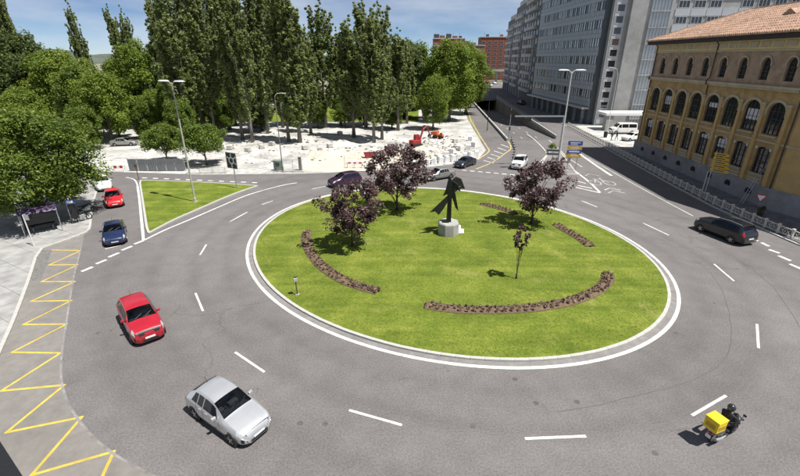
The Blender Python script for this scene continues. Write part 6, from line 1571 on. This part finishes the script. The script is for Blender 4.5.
# bulk bags and pallets
bag = MB().box((0, 0, .5), (1.0, 1.0, 1.0), taper=1.08).box((0, 0, 1.04), (.8, .8, .12)).mesh('bulk_bag', mat('bag_fabric', (.70, .69, .66), .9, .12, 4, .4))
for i, (px, py) in enumerate([(446, 157), (452, 154), (461, 151), (468, 150), (474, 147), (439, 160), (470, 141), (425, 156)]):
    q_ = at(px, py); tag(inst('bulk_bag', bag, None, (q_.x, q_.y, .1), (0, 0, i)), 'white bulk bag of building material behind the barrier blocks', 'bag', 'bulk bags on the building site')
pal = thing('paving_pallet', 'pallet stacked with pale paving stones on the building site', 'pallet')
pals = [(320, 152), (330, 148), (248, 152), (262, 149), (272, 146), (395, 150), (408, 147), (455, 143), (340, 135), (230, 150), (305, 150)]
pbase = MB()
for k in range(5): pbase.box((0, -.5 + .25 * k, .12), (1.2, .14, .03))
for k in range(3): pbase.box((-.5 + .5 * k, 0, .05), (.1, 1.1, .1))
pbase = pbase.mesh('pallet_base', M['bark']); pst_ = MB()
for z_ in range(4):
    for x_ in range(3): pst_.box((-.38 + .38 * x_, 0, .22 + z_ * .19), (.36, 1.0, .17))
pst_ = pst_.mesh('stones', M['rubble'])
for i, (px, py) in enumerate(pals):
    q_ = at(px, py); o = pal if i == 0 else pal.copy()
    if i: col.objects.link(o)
    o.location = (q_.x, q_.y, .1); o.rotation_euler = (0, 0, i * .7); o['group'] = 'pallets of paving stones'
    inst('pallet_base', pbase, o); inst('stones', pst_, o)
# heaps
def heap(label, pos, r_, h, mt, seed):
    rnd = random.Random(seed); mb = MB(); n1, n2 = 18, 7; vs_ = [(0, 0, h)]
    for i in range(1, n2 + 1):
        for j in range(n1):
            a = 2 * math.pi * j / n1; f = i / n2; rr_ = r_ * f * (1 + .18 * math.sin(3 * a + seed) + rnd.uniform(-.06, .06))
            vs_.append((rr_ * math.cos(a) * 1.5, rr_ * math.sin(a), max(-.05, h * (1 - f) ** .9 * (1 + rnd.uniform(-.25, .2)) - (.05 if i == n2 else 0))))
    fs = [(0, 1 + j, 1 + (j + 1) % n1) for j in range(n1)] + [(1 + i * n1 + j, 1 + (i + 1) * n1 + j, 1 + (i + 1) * n1 + (j + 1) % n1, 1 + i * n1 + (j + 1) % n1) for i in range(n2 - 1) for j in range(n1)]
    mb.add(vs_, fs); return tag(mb.build('rubble_heap', mt, None, loc=(pos[0], pos[1], .1)), label, 'heap')
heap('long low heap of pale sand behind the site entrance', at(325, 155), 3.2, .9, M['sand'], 1); heap('grey rubble heap beside the poplar trunks', at(342, 145), 2.6, 1.1, M['rubble'], 2)
heap('pale gravel heap beside the red excavator', at(425, 150), 2.2, 1.0, M['sand'], 3); heap('small pale heap under the left poplars', at(225, 140), 2.6, .8, M['plaza'], 4); heap('broad white gravel heap between the mast and the poplars', at(268, 156), 3.5, .8, M['plaza'], 5)
rb = MB(); rnd = random.Random(4)
for i in range(1000):
    px, py = (rnd.gauss(430, 26), rnd.gauss(153, 7)) if i % 2 else (rnd.uniform(190, 470), rnd.gauss(146, 9))
    if py > 166 or px > 478: continue
    q_ = at(px, py); s = rnd.uniform(.12, .5); rb.box((q_.x, q_.y, .1 + s * .2), (s, s * rnd.uniform(.6, 1.5), s * .5), rnd.randrange(3), rnd.uniform(0, 3), rnd.uniform(-.3, .3))
tag(rb.build('site_debris', [M['rubble'], M['sand'], M['bark']], fix=False), 'scattered stone and timber debris over the building site', 'debris', kind='stuff')
# excavator: local +x forward
p = at(416, 147); o = thing('excavator', 'red excavator with raised boom beside the purple plum', 'excavator', (p.x, p.y, .1), R(35)); o.scale = (.9, .9, .9)
RM = mat('excavator_red', (.26, .025, .025), .6, .12, 2)
for s in (-.8, .8): MB().box((0, s, .4), (3.0, .45, .75)).build('track', M['rubber'], o, bevel=.2)
MB().box((-.3, 0, 1.25), (2.6, 1.9, .9)).build('body', RM, o, bevel=.08); cab = MB().box((.5, .5, 2.2), (1.3, .85, 1.5)).build('cab', RM, o, bevel=.05)
MB().box((.5, .94, 2.3), (1.05, .02, 1.0)).box((1.155, .5, 2.3), (.02, .65, 1.0)).build('cab_window', M['glass'], cab)
MB().tube([(.9, -.3, 1.5), (2.0, -.3, 4.3), (3.1, -.3, 4.9)], [.26, .24, .18], 6).build('boom', RM, o); MB().tube([(3.1, -.3, 4.9), (4.1, -.3, 2.9)], [.18, .14], 6).build('stick', RM, o)
MB().box((4.15, -.3, 2.5), (.6, .9, .7), ry=.4, taper=.7).build('bucket', M['bark_dark'], o)
p = at(370, 158); o = thing('waste_skip', 'red steel waste skip half hidden behind the big plum tree', 'skip', (p.x, p.y, .1), R(15)); o.scale = (.75, .75, .75)
mb = MB(); mb.v = [(-1.2, -.8, .1), (1.2, -.8, .1), (1.2, .8, .1), (-1.2, .8, .1), (-1.7, -.9, 1.4), (1.7, -.9, 1.4), (1.7, .9, 1.4), (-1.7, .9, 1.4), (-1.6, -.8, 1.4), (1.6, -.8, 1.4), (1.6, .8, 1.4), (-1.6, .8, 1.4), (-1.15, -.75, .3), (1.15, -.75, .3), (1.15, .75, .3), (-1.15, .75, .3)]
mb.f = [(3, 2, 1, 0), (12, 13, 14, 15)] + [(a_ + i, a_ + (i + 1) % 4, b_ + (i + 1) % 4, b_ + i) for a_, b_ in ((0, 4), (4, 8), (8, 12)) for i in range(4)]; mb.m = [0] * len(mb.f); mb.build('tub', RM, o)
for s in (-1, 1): MB().box((s * 1.0, 0, .05), (.15, 1.4, .1)).build('skid', M['black'], o)
o = thing('site_machine', 'small orange dumper parked beside the trunks near the ramp', 'dumper', at(438, 139), R(150)); o.location.z = .1
OM = mat('dumper_orange', (.55, .12, .03), .5, .15, 2)
for x_ in (-.8, .8):
    for s in (-.7, .7): MB().lathe([(.2, -.15), (.45, -.15), (.48, 0), (.45, .15), (.2, .15)], 16, axis='Y', c=(x_, s, .48)).build('wheel', M['rubber'], o)
MB().box((-.3, 0, .85), (2.2, .9, .5)).build('chassis', OM, o, bevel=.05); MB().box((.9, 0, 1.35), (1.5, 1.4, .8), ry=.15, taper=1.2).build('hopper', OM, o); MB().box((-.8, 0, 1.25), (.5, .6, .3)).build('seat', M['black'], o)

# ------------------------------------------------------------------ left pavement: shelter, signs
p = at(44, 237); o = thing('bus_shelter', 'bus shelter with curved dull purple roof under the plane tree', 'bus shelter', (p.x - 1.0, p.y + 1.4, .13), R(40)); o.scale = (.85, 1.05, 1.05)
PUR = mat('purple_roof_sheet', (.085, .06, .115), .35, .2, 1.2)
mb = MB(); n_ = 10
for i in range(n_ + 1):
    a = math.pi * (.1 + .8 * i / n_); mb.v += [(-2.1, 1.25 * math.cos(a), 2.35 + .55 * math.sin(a)), (2.1, 1.25 * math.cos(a), 2.35 + .55 * math.sin(a)), (2.1, 1.22 * math.cos(a), 2.31 + .55 * math.sin(a)), (-2.1, 1.22 * math.cos(a), 2.31 + .55 * math.sin(a))]
for i in range(n_):
    for j in range(4): mb.f.append((i * 4 + j, i * 4 + (j + 1) % 4, (i + 1) * 4 + (j + 1) % 4, (i + 1) * 4 + j)); mb.m.append(0)
mb.build('roof', PUR, o, smooth=False)
for x_ in (-2, 2):
    for y_ in (-1.05, 1.05): MB().tube([(x_, y_, 0), (x_, y_, 2.55)], .05, 8).build('post', M['steel'], o)
MB().box((0, 1.1, 1.2), (3.9, .03, 2.0)).build('back_panel', M['glass'], o); MB().box((0, .6, .45), (2.8, .4, .06)).build('bench', M['bark'], o)
for s in (-1, 1): MB().box((s * 1.1, .6, .21), (.08, .3, .42)).build('bench_leg', M['steel'], o)
p = at(34.5, 247); o = thing('stop_pole', 'grey bus stop pole with a small plate at the kerb corner', 'pole', (p.x, p.y, .13)); MB().tube([(0, 0, 0), (0, 0, 3.6)], .06, 8).build('shaft', M['pale_steel'], o); MB().box((.28, 0, 3.3), (.5, .05, .6)).build('plate', M['steel'], o)
p = at(77, 224); o = thing('stop_sign', 'blue-topped stop sign standing in the tree shade by the kerb', 'road sign', (p.x, p.y, .13), R(25)); MB().tube([(-.4, 0, 0), (-.4, 0, 3.0)], .05, 8).build('post', M['pale_steel'], o); MB().box((0, -.02, 2.75), (1.0, .12, .55)).build('panel', SB, o); MB().box((0, -.09, 2.75), (.7, .012, .3)).build('emblem', M['white'], o); MB().box((0, 0, 1.5), (.8, .1, 1.8)).build('case', M['black'], o)
for (px, py), lb in (((83, 222), 'motorcycle parked on the pavement beside the stop sign'), ((88, 214), 'motorcycle parked in the shade close to the white hatchback')):
    p = at(px, py); o = thing('parked_motorcycle', lb, 'motorcycle', (p.x, p.y, .13), R(60)); o.scale = (V, V, V)
    for x_ in (-.65, .65): MB().tube([(x_ + .25 * math.cos(a), 0, .3 + .25 * math.sin(a)) for a in np.linspace(0, 6.2832, 15)], .055, 6).build('wheel', M['rubber'], o)
    MB().tube([(.65, 0, .3), (.45, 0, .95), (-.1, 0, .8), (-.65, 0, .35)], [.04, .06, .14, .06], 8).build('frame', M['black'], o); MB().box((-.3, 0, .86), (.7, .26, .1)).build('seat', M['black'], o, bevel=.03); MB().tube([(.4, -.35, 1.05), (.45, 0, 1.0), (.4, .35, 1.05)], .02, 6).build('handlebar', M['steel'], o); MB().box((.05, 0, .5), (.5, .3, .35)).build('engine', M['steel'], o, bevel=.03)
# dark canopy of the building below the camera
cp = [at(px, py, 5.0) for px, py in [(-70, 360), (0, 441), (24, 478), (60, 540), (40, 620), (-70, 620)]]
o = thing('canopy', 'black flat canopy edge of a building beside the bus bay', 'canopy')
MB().prism([(c_.x, c_.y) for c_ in cp], 4.7, 5.0).build('roof', M['black'], o)
cc = sum(cp, Vector()) / 6; MB().prism([(cc.x + (c_.x - cc.x) * .6, cc.y + (c_.y - cc.y) * .6) for c_ in cp], 0, 4.72).build('wall', M['granite'], o)
